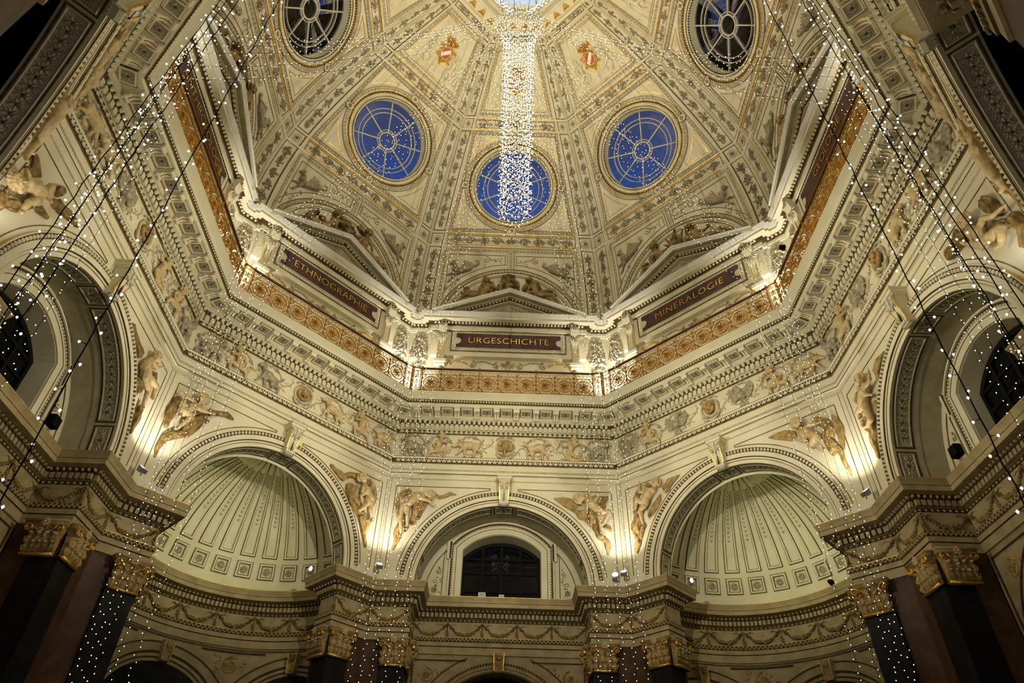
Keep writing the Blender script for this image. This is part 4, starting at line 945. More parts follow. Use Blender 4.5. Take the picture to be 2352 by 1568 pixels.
for k in range(8):
    if k == 4: continue
    r = put('balcony_railing', RH, k=k, label='gilt scrollwork balcony railing on the %s side' % BRIEF[k], category='railing', group='balcony railings')
    put('bottom_rail', RB, r)
    for i in range(9): put('rosette', RROS, put('scroll_panel', RP, r, at=((i - 4) * .67, RA, 0)))
    for s in (-1, 1):
        put('scroll_panel', RE, r, at=(s * 3.19, RA, 0))
        for x in (3.02, 3.335): put('post', RPOST, r, at=(s * x, RA, 0))
    for x in (-1.005, 1.005): put('post', RPOST, r, at=(x, RA, 0))
# ---------------------------------------------------------------- dome
_C = np.array([(9.12, 18.9), (9.10, 20.0), (8.95, 21.5), (8.50, 23.35), (7.15, 25.9), (5.62, 27.82), (2.8, 30.45)])
def _spl(C, n=400):
    d = np.r_[0, np.cumsum(np.hypot(*np.diff(C, axis=0).T))]; g = np.gradient(C, d, axis=0); out = []
    for t in np.linspace(0, d[-1], n):
        i = min(np.searchsorted(d, t, side='right') - 1, len(C) - 2); h = d[i + 1] - d[i]; u = (t - d[i]) / h
        out.append((2 * u**3 - 3 * u * u + 1) * C[i] + (u**3 - 2 * u * u + u) * h * g[i] + (-2 * u**3 + 3 * u * u) * C[i + 1] + (u**3 - u * u) * h * g[i + 1])
    return np.array(out)
DP = _spl(_C); DS = np.r_[0, np.cumsum(np.hypot(*np.diff(DP, axis=0).T))]; DG = np.gradient(DP, DS, axis=0); DG /= np.linalg.norm(DG, axis=1)[:, None]
SL = float(DS[-1])
def dA(s): return float(np.interp(s, DS, DP[:, 0]))
def dsc(s): return (np.interp(s, DS, DP[:, 0]) / 8.57) ** 0.6
def dome(P):
    s = P[:, 1]; a = np.interp(s, DS, DP[:, 0]); z = np.interp(s, DS, DP[:, 1]); ga = np.interp(s, DS, DG[:, 0]); gz = np.interp(s, DS, DG[:, 1])
    return np.stack([P[:, 0], a - gz * P[:, 2], z + ga * P[:, 2]], 1)
def foldmap(side):
    def fn(P):
        Q = P.copy(); Q[:, 0] = side * (np.interp(P[:, 1], DS, DP[:, 0]) * T - P[:, 0] * dsc(P[:, 1])); return dome(Q)
    return fn
def rib(s, w): return dA(s) * T - w * float(dsc(s))            # |u| of a line w from the fold
CS, HOLE = 7.05, 1.66
def dome_shell():
    mb = MB()
    S = list(np.linspace(0, CS - 2, 12)) + list(np.linspace(CS - 2, CS + 2, 17))[1:] + list(np.linspace(CS + 2, SL, 14))[1:]
    for i in range(len(S) - 1):
        s0, s1 = S[i], S[i + 1]; w0, w1 = dA(s0) * T, dA(s1) * T
        if s0 >= CS - 2 - 1e-6 and s1 <= CS + 2 + 1e-6:
            for g in (-1, 1): mb.add([(g * 2, s0, 0), (g * w0, s0, 0), (g * w1, s1, 0), (g * 2, s1, 0)], [(0, 1, 2, 3)], 'plaster')
        else: mb.add([(-w0, s0, 0), (w0, s0, 0), (w1, s1, 0), (-w1, s1, 0)], [(0, 1, 2, 3)], 'plaster')
    n = 64; rings = []
    for f in (0, .34, .67, 1):
        ring = []
        for i in range(n):
            a = 2 * pi * i / n; c, s_ = cos(a), sin(a); q = 2 / max(abs(c), abs(s_)); r = HOLE + (q - HOLE) * f
            ring.append((r * c, CS + r * s_, 0))
        rings.append(ring)
    for j in range(3):
        mb.add(rings[j] + rings[j + 1], [(i, (i + 1) % n, n + (i + 1) % n, n + i) for i in range(n)], 'plaster')
    # deep reveal of the round window
    mb.add(rings[0] + [(x, y, -.50) for x, y, _ in rings[0]], [(i, (i + 1) % n, n + (i + 1) % n, n + i) for i in range(n)], 'plaster')
    return mb.map(dome).mesh('dome_segment')
SHELL = dome_shell()
def line(mb, pts, w=.022, h=.015, m='line', closed=False, step=.25, **kw): mb.ridge(dens(pts, step, closed), w, h, m, closed=closed, **kw)
rg = random.Random(11)
def foliage(mb, x, s0, s1, w, m='grey', vert=True, dense=1.0):
    """clustered leaf and fruit relief along a strip"""
    L = s1 - s0; nper = max(2, round(L / .62))
    for c in range(nper):
        sc = s0 + L * (c + .5) / nper; ln = L / nper
        pts = [(x, sc - ln * .45), (x, sc + ln * .45)] if vert else [(sc - ln * .45, x), (sc + ln * .45, x)]
        mb.ridge(pts, .018, .02, m)
        for i in range(int(24 * dense)):
            t = rg.gauss(0, .17); o = rg.uniform(-1, 1) * w * .42 * max(.2, 1 - abs(t) * 1.6); q = sc + t * ln
            p = (x + o, q) if vert else (q, x + o)
            if i % 2: mb.blob(*p, rg.uniform(.026, .052), rg.uniform(.026, .052), rg.uniform(.04, .08), m, n=5)
            else: mb.leaf(*p, rg.uniform(.10, .17), .06, rg.uniform(0, 6.28), .05, m)
        for sg in (-1, 1):
            e = sc + sg * ln * .42; p = (x, e) if vert else (e, x)
            for d in (-.6, 0, .6): mb.leaf(*p, .13, .04, (pi / 2 if vert else 0) * 1.0 + (pi if sg > 0 else 0) + d, .025, m)
TIERS = [(.05, 4.10), (4.83, 9.52), (10.12, 13.30)]
SQ = [(4.17, 4.73), (9.60, 10.04), (13.36, 13.68)]
def rib_mesh(i, sub):
    mb = MB(); s0, s1 = TIERS[i]
    line(mb, [(.09, s0 + .05), (.57, s0 + .05), (.57, s1 - .03), (.09, s1 - .03)], closed=True)
    line(mb, [(.115, s0 + .08), (.545, s0 + .08), (.545, s1 - .06), (.115, s1 - .06)], .02, .02, 'plaster', closed=True)
    foliage(mb, .33, s0 + .15, s1 - .12, .30, dense=1.3 if i < 2 else 1.0)
    return mb
def sq_mesh(i):
    mb = MB(); s0, s1 = SQ[i]; c = (s0 + s1) / 2; r = (s1 - s0) * .33
    line(mb, [(.09, s0), (.57, s0), (.57, s1), (.09, s1)], closed=True)
    mb.rosette(.33, c, r * .75, .03, 'grey', 10, 'dark'); mb.ridge(arcpts(.33, c, r * .95, 0, 2 * pi, 20), .014, .02, 'grey')
    return mb
RIBS = {sd: [rib_mesh(i, 0).map(foldmap(sd)).mesh('rib_panel') for i in range(3)] for sd in (-1, 1)}
SQS = {sd: [sq_mesh(i).map(foldmap(sd)).mesh('rosette_square') for i in range(3)] for sd in (-1, 1)}
mb = MB()
for sd in (-1, 1):
    b = MB(); b.ridge(dens([(0, 0), (0, SL)], .2), .11, .05, 'plaster'); b.ridge(dens([(.64, 0), (.64, SL)], .2), .085, .05, 'plaster')
    b.ridge(dens([(.595, 0), (.595, SL)], .2), .012, .055, 'line'); b.map(foldmap(sd)); n0 = len(mb.v); mb.v += b.v
    for f, mi in zip(b.f, b.m): mb.f.append([q + n0 for q in f]); mb.m.append(mb.mi(b.mats[mi]))
b = MB()
for s_ in (4.12, 4.79, 9.56, 10.08, 13.33): 
    w = dA(s_) * T; b.ridge([(-w, s_), (w, s_)], .07, .06, 'plaster')
for s_ in (4.16, 9.60): b.ridge([(-rib(s_, .7), s_), (rib(s_, .7), s_)], .02, .075, 'gold')
for s_ in (4.755, 10.04): b.ridge([(-rib(s_, .7), s_), (rib(s_, .7), s_)], .02, .07, 'gold')
b.map(dome); n0 = len(mb.v); mb.v += b.v
for f, mi in zip(b.f, b.m): mb.f.append([q + n0 for q in f]); mb.m.append(mb.mi(b.mats[mi]))
RIBBASE = mb.mesh('dome_rib')
def band_mesh(i):
    s0, s1 = SQ[i]; mb = MB(); w = rib((s0 + s1) / 2, .78)
    line(mb, [(-w, s0 + .05), (w, s0 + .05), (w, s1 - .05), (-w, s1 - .05)], closed=True)
    foliage(mb, (s0 + s1) / 2, -w + .08, w - .08, (s1 - s0) * .7, vert=False, dense=1.5 if i == 0 else 1.0)
    return mb.map(dome).mesh('foliage_band')
BANDS = [band_mesh(i) for i in range(3)]
def leafband(mb, pts, w, m='band', pitch=.15, closed=False, base=0.0):
    mb.ridge(pts, w, .012, m, closed=closed, base=base)
    for u, v, a in along(pts, pitch, closed):
        mb.leaf(u, v, w * .8, w * .55, a + .6, .02, 'grey', base=base + .01); mb.leaf(u, v, w * .8, w * .55, a - .6, .02, 'pale', base=base + .01)
def window_ring():
    mb = MB()
    def trap(w, a, b_): return dens([(-rib(a, w), a), (rib(a, w), a), (rib(b_, w), b_), (-rib(b_, w), b_)], .3, True)
    leafband(mb, trap(.80, 4.93, 9.42), .12, closed=True)
    line(mb, trap(.88, 5.01, 9.34), .014, .015, closed=True); line(mb, trap(.73, 4.86, 9.49), .012, .015, closed=True)
    def ring(r, w, h, m, prof='flat', n=64): mb.ridge(arcpts(0, CS, r, 0, 2 * pi, n)[:-1], w, h, m, closed=True, prof=prof)
    mb.ridge(arcpts(0, CS, 2.06, 0, 2 * pi, 64)[:-1], .16, .025, 'plaster', closed=True)
    leafband(mb, arcpts(0, CS, 2.06, 0, 2 * pi, 64)[:-1], .11, closed=True, base=.025)
    ring(2.145, .018, .03, 'line'); ring(1.965, .016, .05, 'gold')
    ring(1.925, .055, .05, 'dark'); ring(1.80, .17, .06, 'plaster', 'round'); ring(1.74, .010, .075, 'line'); ring(1.675, .05, .05, 'plaster')
    for u, v, a in along(arcpts(0, CS, 1.925, 0, 2 * pi, 64), .10): mb.leaf(u, v, .08, .06, a + .9, .03, 'gold', base=.05)
    for u, v, a in along(arcpts(0, CS, 1.64, 0, 2 * pi, 64), .098): mb.box(u - .02, u + .02, v - .02, v + .02, 0, .055, 'dark')
    for i in range(4):                                      # hexagonal bosses
        a = i * pi / 2; c = (2.10 * cos(a), CS + 2.10 * sin(a)); hx = [(c[0] + .19 * cos(a + R(60 * j)), c[1] + .19 * sin(a + R(60 * j)) * .9) for j in range(6)]
        mb.poly(hx, 0, .05, 'plaster'); mb.ridge(hx, .016, .06, 'line', closed=True); mb.rosette(*c, .10, .04, 'grey', 8, base=.05)
    # four corner triangles
    for su in (-1, 1):
        for lo in (0, 1):
            if lo == 0: sa, sb, r = 5.17, 6.30, 2.36; w = 1.02
            else: sa, sb, r = 9.18, 8.42, 2.30; w = 1.02
            c0 = (su * rib(sa, w), sa); c1 = (su * (rib(sb, w) - .02), sb)
            t1 = atan2(c1[1] - CS, abs(c1[0])); xx = .95 if lo == 0 else 1.22; t0 = atan2((sa - CS), sqrt(max(r * r - (sa - CS) ** 2, .05)))
            rr = hypot(c1[0], c1[1] - CS); arc = [(su * (rr + (r - rr) * i / 8) * cos(t1 + (t0 - t1) * i / 8), CS + (rr + (r - rr) * i / 8) * sin(t1 + (t0 - t1) * i / 8)) for i in range(9)]
            mb.ridge([c0, c1] + arc[1:], .022, .018, 'gold', closed=True)
    return mb.map(dome).mesh('round_window_surround')
WRING = window_ring()
def arc_lun(r, a0=12, a1=168, n=36): return arcpts(0, .06, r, R(a0), R(a1), n)
def lunette():
    mb = MB()
    mb.ridge(arc_lun(2.97), .03, .05, 'plaster'); leafband(mb, arc_lun(2.86), .13, pitch=.14, base=.02); mb.ridge(arc_lun(2.94), .014, .03, 'line'); mb.ridge(arc_lun(2.78), .016, .03, 'line')
    mb.ridge(arc_lun(2.70), .09, .04, 'plaster'); mb.ridge(arc_lun(2.58), .016, .02, 'dark')
    leafband(mb, dens([(-rib(.6, .80), .6), (-rib(3.95, .80), 3.95), (rib(3.95, .80), 3.95), (rib(.6, .80), .6)], .3), .12)
    mb.ridge([(-.13, 3.07), (-.13, 3.86)], .014, .03, 'line'); mb.ridge([(.13, 3.07), (.13, 3.86)], .014, .03, 'line'); leafband(mb, [(0, 3.1), (0, 3.86)], .11, base=.01)
    for s in (-1, 1):
        arc = [(s * 3.20 * cos(a), .06 + 3.20 * sin(a)) for a in np.linspace(R(22), R(86), 18)]
        pts = [(s * rib(1.35, .98), 1.35), (s * rib(3.72, .98), 3.72), (s * .24, 3.72), (s * .24, 3.27)] + arc[::-1]
        line(mb, pts, .02, .015, 'line', closed=True)
        mb.scroll(s * 1.05, 3.48, .17, 1.3, R(90), s, .045, .03, 'grey'); mb.scroll(s * 1.45, 3.36, .12, 1.2, R(-60), -s, .035, .03, 'grey')
        for q in range(10): mb.leaf(s * (.4 + .05 * q), 3.42 + .07 * sin(q), .14, .05, rg.uniform(0, 6.3), .03, 'grey')
        for q in range(14): mb.leaf(s * (2.35 + rg.uniform(-.2, .3)), 2.0 + rg.uniform(-.4, .5), .16, .06, rg.uniform(0, 6.3), .03, 'grey')
    return mb.map(dome).mesh('lunette_surround')
LUN = lunette()
def griffin(s):
    c = Clay(); f = lambda x, y: (s * x, y)
    J = [f(2.42, 3.28), f(2.30, 3.02), f(2.22, 2.80), f(1.72, 3.0), f(2.52, 2.3), f(2.62, 2.62), f(2.05, 2.75), f(1.62, 3.1), f(1.35, 3.25)]
    J[6] = f(2.1, 2.72); J[7] = f(1.9, 2.8)
    beast(c, J, 1.3, .05, mane=True)
    for i in range(7): c.cap((s * (2.1 - .02 * i), 2.95, .06), .04, (s * (1.95 - .09 * i), 3.45 - .05 * i, .05), .025)
    return c.bake(.02, 'grey', dome, 'griffin_relief')
GRIF = [griffin(-1), griffin(1)]
def coat_frame():
    mb = MB()
    def trap(w, a, b_): return dens([(-rib(a, w), a), (rib(a, w), a), (rib(b_, w), b_), (-rib(b_, w), b_)], .3, True)
    leafband(mb, trap(.84, 10.26, 13.18), .11, closed=True)
    line(mb, trap(.98, 10.42, 13.04), .014, .015, closed=True); line(mb, trap(1.05, 10.5, 12.96), .02, .02, 'gold', closed=True)
    return mb.map(dome).mesh('coat_panel')
CFR = coat_frame()
def coat_putti():
    c = Clay()
    J = [(-.62, 11.85), (-.60, 11.70), (-.58, 11.58), (-.60, 11.25), (-.50, 11.62), (-.32, 11.7), (-.2, 11.8), (-.66, 11.6), (-.82, 11.5), (-.7, 11.35), (-.62, 11.2), (-.72, 10.95), (-.62, 10.75), (-.55, 11.2), (-.38, 11.05), (-.45, 10.85)]
    human(c, J, .62, .045, .12); human(c, [(-x, y - .1) for x, y in J], .62, .045, .12)
    return c.bake(.018, 'plaster', dome, 'putti_relief')
CPUT = coat_putti()
def cartouche():
    mb = MB(); c0 = 11.6
    sh = [(.20 * cos(a), c0 + .27 * sin(a)) for a in np.linspace(0, 2 * pi, 24)][:-1]
    mb.poly([(x * 1.0, y) for x, y in sh], .03, .09, 'white')
    return mb, c0
def cart_parts():
    c0 = 11.6
    mb = MB(); mb.poly([(.215 * cos(a), c0 + .29 * sin(a)) for a in np.linspace(0, 2 * pi, 25)][:-1], .02, .09, 'white')
    shield = mb.map(dome).mesh('shield')
    mb = MB()
    def clip(a0, a1): return [(.195 * cos(a), c0 + .265 * sin(a)) for a in np.linspace(R(a0), R(a1), 10)]
    mb.poly(clip(60, 200), .09, .105, 'shield'); mb.poly(clip(-120, 20), .09, .105, 'shield'); red = mb.map(dome).mesh('red_field')
    mb = MB(True)
    for i in range(22):
        a = 2 * pi * i / 22; mb.blob(.27 * cos(a), c0 + .35 * sin(a), .055, .055, .10, 'gold', n=6, base=.02)
    for s in (-1, 1):
        mb.scroll(s * .30, c0 + .22, .12, 1.2, R(0), s, .05, .08, 'gold'); mb.scroll(s * .30, c0 - .25, .11, 1.2, R(0), -s, .05, .08, 'gold')
        mb.ridge([(s * .1, c0 + .42), (s * .3, c0 + .55), (s * .22, c0 + .72)], .04, .06, 'gold', prof='round')
    for i in range(5): mb.leaf(0, c0 - .36, .30 - .03 * abs(i - 2), .09, R(-90 + (i - 2) * 26), .07, 'gold')
    frame = mb.map(dome).mesh('scroll_frame')
    mb = MB()
    for i in range(7): mb.leaf((i - 3) * .045, c0 + .42, .34 - .03 * abs(i - 3), .10, R(90 - (i - 3) * 14), .12, 'gold', base=.05)
    for i in range(5): mb.blob(-.12 + .06 * i, c0 + .44, .045, .045, .12, 'gold', base=.05)
    crown = mb.map(dome).mesh('crown')
    return shield, red, frame, crown
CARTP = cart_parts()
# round window: glazing bars and panes, set back in the reveal
GH = -.34
def bar_spoke(a):
    mb = MB(); mb.ridge([(.36 * cos(a), CS + .36 * sin(a)), (HOLE * cos(a), CS + HOLE * sin(a))], .045, .05, 'frost', base=GH); return mb.map(dome).mesh('glazing_bar')
def bar_ring(r, w):
    mb = MB(); mb.ridge(arcpts(0, CS, r, 0, 2 * pi, 48)[:-1], w, .05, 'frost', closed=True, base=GH); return mb.map(dome).mesh('glazing_ring')
A0 = R(22.5)
SPK = [bar_spoke(A0 + i * pi / 4) for i in range(8)]
GRG = [bar_ring(.35, .055), bar_ring(.45, .03), bar_ring(1.14, .03), bar_ring(1.31, .03), bar_ring(HOLE - .02, .05)]
def pane(i):
    mb = MB(); a, b_ = A0 + i * pi / 4, A0 + (i + 1) * pi / 4
    if i < 8: pts = [(.36 * cos(a), .36 * sin(a))] + [(HOLE * cos(t), HOLE * sin(t)) for t in np.linspace(a, b_, 7)] + [(.36 * cos(t), .36 * sin(t)) for t in np.linspace(b_, a, 4)][:-1]
    else: pts = [(.35 * cos(t), .35 * sin(t)) for t in np.linspace(0, 2 * pi, 17)[:-1]]
    mb.poly([(x, y + CS) for x, y in pts], GH + .005, GH + .02, 'glass'); return mb.map(dome).mesh('pane')
PAN = [pane(i) for i in range(9)]
ceil = empty('ceiling', kind='structure', label='domed octagonal ceiling with stucco ribs and panels', category='ceiling')
for k in range(8):
    seg = bpy.data.objects.new('dome_segment', SHELL); COL.objects.link(seg); seg.parent = ceil; seg.rotation_euler = (0, 0, -k * pi / 4)
    put('dome_rib', RIBBASE, seg)
    if k == 4:
        continue
    for sd in (-1, 1):
        for me in RIBS[sd]: put('rib_foliage', me, seg)
        for me in SQS[sd]: put('rosette_square', me, seg)
    for me in BANDS: put('foliage_band', me, seg)
    put('window_surround', WRING, seg); put('lunette_surround', LUN, seg)
    for me in GRIF: put('griffin_relief', me, seg)
    put('coat_panel', CFR, seg); put('putti_relief', CPUT, seg)
for j, k in enumerate((0, 1, 2, 3, 4, 5, 6, 7)):
    w = put('window_%d' % (j + 1), GRG[4], k=k, kind='structure', label='round dome window with spoked bars above the %s side' % BRIEF[k], category='window')
    for me in GRG[:4]: put('glazing_ring', me, w)
    for me in SPK: put('glazing_bar', me, w)
    for me in PAN: put('pane', me, w)
for k in (7, 0, 1, 6, 2):
    c = put('coat_of_arms', CARTP[0], k=k, label='gilt crowned red and white shield high on the dome above %s' % BRIEF[k], category='emblem', group='crowned shields on the dome')
    put('red_field', CARTP[1], c, label='red field'); put('scroll_frame', CARTP[2], c, label='gilt scroll frame'); put('crown', CARTP[3], c, label='gilt crown')
# lantern
lan = MB()
face_sweep(lan, [(2.86, 30.42), (2.80, 30.36), (2.72, 30.40), (2.66, 30.52), (2.30, 30.58), (2.24, 30.46), (2.17, 30.46), (2.13, 30.56), (2.10, 30.85), (1.98, 30.88), (1.95, 31.05), (1.83, 31.10), (1.83, 31.3)], 'plaster')
LAN = lan.mesh('lantern_ring')
mb = MB(); face_sweep(mb, [(1.83, 31.12), (0.02, 31.30)], 'laylight'); LAY = mb.mesh('laylight_pane')
mb = MB()
for x in (-.5, 0, .5): mb.ridge([(x * 1.45, 1.80), (x * .3, .3)], .03, .03, 'frost')
mb.map(lambda P: np.stack([P[:, 0], P[:, 1], 31.11 + (1.83 - P[:, 1]) * .1 - P[:, 2]], 1)); LBAR = mb.mesh('laylight_bar')
def mask(c):
    c.cap((0, 0, .05), .10, (0, -.06, .05), .07)
    for s in (-1, 1): c.cap((s * .06, .06, .05), .05, (s * .16, .12, .03), .02); c.cap((s * .04, -.02, .12), .03)
    c.cap((0, .0, .13), .025, (0, -.05, .14), .03)
_c = Clay(); mask(_c)
MASK = _c.bake(.013, 'gold', lambda P: np.stack([P[:, 0], P[:, 1], -P[:, 2]], 1), 'gilt_mask')
lt = empty('lantern', kind='structure', label='lit octagonal laylight at the crown of the dome', category='skylight')
for k in range(8):
    g = bpy.data.objects.new('lantern_ring', LAN); COL.objects.link(g); g.parent = lt; g.rotation_euler = (0, 0, -k * pi / 4)
    put('laylight_pane', LAY, g); put('laylight_bar', LBAR, g)
    for i in range(4):
        put('gilt_mask', MASK, g, at=((i - 1.5) * .52, 2.48, 30.52))
    b = None
# ---------------------------------------------------------------- lower storey: entablature wrapping piers, recesses and niches
FA = 9.20; FW = FA * T; PE = 2.62; RB_ = 10.30
def foldpt(s, d=.6): return (s * (FW + d * cos(pi / 4)), FA - d * sin(pi / 4))
NC, NR = 9.68, 3.50
def main_path(): return [foldpt(-1), (-FW, FA), (-PE, FA), (-PE, RB_), (PE, RB_), (PE, FA), (FW, FA), foldpt(1)]
def niche_path():
    th = math.asin(.25 / NR); arc = [(-NR * cos(a), NC + NR * sin(a)) for a in np.linspace(th, pi - th, 41)]
    return [foldpt(-1), (-FW, FA), (-PE, FA), (-PE, 9.93)] + arc + [(PE, 9.93), (PE, FA), (FW, FA), foldpt(1)]
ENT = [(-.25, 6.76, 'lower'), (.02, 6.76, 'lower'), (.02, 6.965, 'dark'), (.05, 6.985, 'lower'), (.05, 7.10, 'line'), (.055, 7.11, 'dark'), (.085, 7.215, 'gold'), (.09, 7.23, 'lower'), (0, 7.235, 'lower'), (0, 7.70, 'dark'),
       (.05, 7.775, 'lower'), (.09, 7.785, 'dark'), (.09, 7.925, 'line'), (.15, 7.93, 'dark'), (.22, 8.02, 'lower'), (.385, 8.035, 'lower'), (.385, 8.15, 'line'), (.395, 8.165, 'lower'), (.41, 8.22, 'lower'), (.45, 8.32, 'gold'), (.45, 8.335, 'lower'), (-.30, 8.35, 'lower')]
def seg_boxes(path, off, z, pitch, w, h, d, m, shape='box', i0=1, i1=None):
    mb = MB(); A = offset_path(path, off); i1 = len(path) - 2 if i1 is None else i1
    for i in range(i0, i1):
        p, q = A[i], A[i + 1]; L = hypot(q[0] - p[0], q[1] - p[1]); n = int(round(L / pitch))
        if n < 1: continue
        dx, dy = (q[0] - p[0]) / L, (q[1] - p[1]) / L; nx, ny = dy, -dx
        for j in range(n):
            c = (p[0] + dx * L * (j + .5) / n, p[1] + dy * L * (j + .5) / n)
            b = MB()
            if shape == 'box': b.box(-w / 2, w / 2, -h / 2, h / 2, 0, d, m)
            elif shape == 'egg': b.blob(0, 0, w / 2, h / 2, d, m, n=6)
            elif shape == 'zig': b.ridge([(-pitch / 2, -h / 2), (0, h / 2), (pitch / 2, -h / 2)], .022, d, m)
            else: b.leaf(0, h / 2, h, w, -pi / 2, d, m)
            mb.add([(c[0] + dx * u + nx * hh, c[1] + dy * u + ny * hh, z + v) for u, v, hh in b.v], b.f, m)
    return mb
def merge(name, *mbs):
    o = MB(mbs[0].smooth)
    for b in mbs:
        n0 = len(o.v); o.v += list(b.v)
        for f, mi in zip(b.f, b.m): o.f.append([q + n0 for q in f]); o.m.append(o.mi(b.mats[mi]))
    return o.mesh(name)
def ent_meshes(path):
    mb = MB(); path_sweep(mb, path, ENT, 'lower', 1, len(path) - 2)
    a = mb.mesh('entablature')
    d = merge('dentil_row', seg_boxes(path, .09, 7.855, .133, .088, .13, .075, 'lower'))
    e_ = merge('bead_row', seg_boxes(path, .19, 7.975, .133, .075, .085, .07, 'lower', 'egg'), seg_boxes(path, .07, 7.16, .115, .05, .09, .022, 'lower', 'zig'), seg_boxes(path, .03, 7.735, .133, .09, .07, .03, 'lower', 'leaf'))
    return a, d, e_
EM, EN = ent_meshes(main_path()), ent_meshes(niche_path())
def festoon_mesh(w=1.08):
    mb = MB(True); rg2 = random.Random(9); h = w / 2
    for s in (-1, 1):
        mb.rosette(s * h, .17, .055, .05, 'umber', 8); mb.ridge([(s * h, .13), (s * (h - .0), -.02)], .02, .03, 'umber')
        for j in range(7): mb.blob(s * h + rg2.uniform(-.035, .035), -.03 - j * .024, .028, .028, .05, 'umber', n=5)
        mb.ridge([(s * (h - .03), .17), (s * (h - .12), .12), (s * (h - .20), .18), (s * (h - .30), .13)], .02, .025, 'umber', prof='round', ws=[1, 1.3, 1, .4])
    for t in np.linspace(-1, 1, 26):
        x = t * (h - .05); y = .15 - .30 * (1 - t * t); q = .035 + .035 * (1 - abs(t))
        for r_ in range(3): mb.blob(x + rg2.uniform(-.02, .02), y + rg2.uniform(-q, q) * .7, q * rg2.uniform(.4, .8), q * rg2.uniform(.4, .8), .05 + q * .4, 'umber' if rg2.random() < .6 else 'umber', n=5)
    return mb.map(lambda P: np.stack([P[:, 0], -P[:, 2], P[:, 1]], 1)).mesh('festoon')
FEST = festoon_mesh()
def put_festoons(path, parent, i0=1):
    A = path; runs = []; i = i0
    while i < len(path) - 2:
        L = hypot(A[i + 1][0] - A[i][0], A[i + 1][1] - A[i][1]); runs.append((A[i], A[i + 1], L)); i += 1
    pos = []
    acc = [r for r in runs if r[2] > .9]
    for p, q, L in acc:
        n = max(1, round(L / 1.08))
        for j in range(n):
            t = (j + .5) / n; pos.append((p[0] + (q[0] - p[0]) * t, p[1] + (q[1] - p[1]) * t, atan2(q[1] - p[1], q[0] - p[0]), L / n / 1.08))
    if len(path) > 20:
        for j in range(10):
            a = pi * (j + .5) / 10; pos.append((-NR * .985 * cos(a), NC + NR * .985 * sin(a), pi / 2 - a, 1.0))
    for x, y, an, sc in pos:
        o = put('festoon', FEST, parent, at=(x, y, 7.46), rot=(0, 0, an)); o.scale = (sc, 1, 1)
MP, NP_ = main_path(), niche_path()
def pier_mesh(path, niche):
    mb = MB(); n = len(path); body = [(-.02, 6.77), (-.02, -1.6)]
    for (i0, i1) in ((1, 3), (n - 4, n - 2)):
        path_sweep(mb, path, [(-.02, -1.6, 'red'), (-.02, 6.77, 'red')], 'red', i0, i1)
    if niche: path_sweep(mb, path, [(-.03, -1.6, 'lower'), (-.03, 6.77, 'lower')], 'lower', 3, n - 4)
    # low white parapet block on top of each pier
    for s in (-1, 1):
        q = [(s * 2.80, 9.02), (s * (9.02 * T), 9.02), (s * (9.2 * T), 9.2), (s * 2.80, 9.2)]
        mb.add([(x, y, 8.34) for x, y in q] + [(x + (s * .10 if i in (0, 3) else 0), y, 8.60) for i, (x, y) in enumerate(q)], [(4, 5, 6, 7), (0, 1, 5, 4), (1, 2, 6, 5), (3, 0, 4, 7)], 'chalk')
    return mb.mesh('piers')
PM, PN = pier_mesh(MP, False), pier_mesh(NP_, True)
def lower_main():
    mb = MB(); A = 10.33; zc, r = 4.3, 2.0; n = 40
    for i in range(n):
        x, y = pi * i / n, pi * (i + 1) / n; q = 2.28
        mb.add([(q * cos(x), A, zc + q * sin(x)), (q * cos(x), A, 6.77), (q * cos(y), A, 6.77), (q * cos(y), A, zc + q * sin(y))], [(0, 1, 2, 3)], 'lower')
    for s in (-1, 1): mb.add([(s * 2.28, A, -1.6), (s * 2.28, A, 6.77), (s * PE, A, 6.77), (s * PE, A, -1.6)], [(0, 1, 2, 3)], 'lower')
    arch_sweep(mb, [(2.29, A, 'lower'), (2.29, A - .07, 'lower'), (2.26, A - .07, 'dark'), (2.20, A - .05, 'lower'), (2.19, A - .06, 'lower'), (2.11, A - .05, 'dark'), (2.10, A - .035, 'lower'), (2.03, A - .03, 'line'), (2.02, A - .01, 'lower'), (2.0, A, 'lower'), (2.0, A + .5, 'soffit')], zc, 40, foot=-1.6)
    b = MB()
    for s in (-1, 1):
        a = [(s * 2.55 * cos(t), zc + 2.55 * sin(t)) for t in np.linspace(.25, 1.19, 14)]
        b.ridge([(s * 2.50, zc + .6), (s * 2.50, 6.60), (s * 1.0, 6.60)] + a[::-1], .03, .03, 'dark')
        b.scroll(s * 2.08, 6.18, .22, 1.4, R(90), s, .04, .03, 'tan'); b.rosette(s * 2.08, 6.18, .10, .04, 'tan')
        for j in range(10): b.leaf(s * (1.5 + .09 * j), 6.42 - .035 * j, .13, .05, rg.uniform(0, 6.3), .03, 'tan')
    for u, v, a in along(arcpts(0, zc, 2.23, .2, pi - .2, 80), .09): b.box(u - .02, u + .02, v - .02, v + .02, .05, .08, 'lower')
    # lion keystone
    b.box(-.13, .13, 6.22, 6.82, .03, .22, 'tan', .1)
    for s in (-1, 1): b.ridge([(s * .13, 6.28), (s * .15, 6.78)], .03, .25, 'gold')
    for s in (-1, 1): b.blob(s * .05, 6.68, .03, .025, .06, 'tan', base=.26); b.blob(s * .10, 6.72, .05, .06, .06, 'tan', base=.2)
    b.blob(0, 6.66, .11, .11, .12, 'tan', base=.2); b.blob(0, 6.60, .05, .045, .08, 'tan2', base=.29)
    for x in (-.06, .0, .06): b.ridge([(x, 6.26), (x, 6.50)], .03, .24, 'tan')
    b.map(wallmap(A)); n0 = len(mb.v); mb.v += b.v
    for f, mi in zip(b.f, b.m): mb.f.append([q + n0 for q in f]); mb.m.append(mb.mi(b.mats[mi]))
    return mb.mesh('lower_wall')
LM = lower_main()
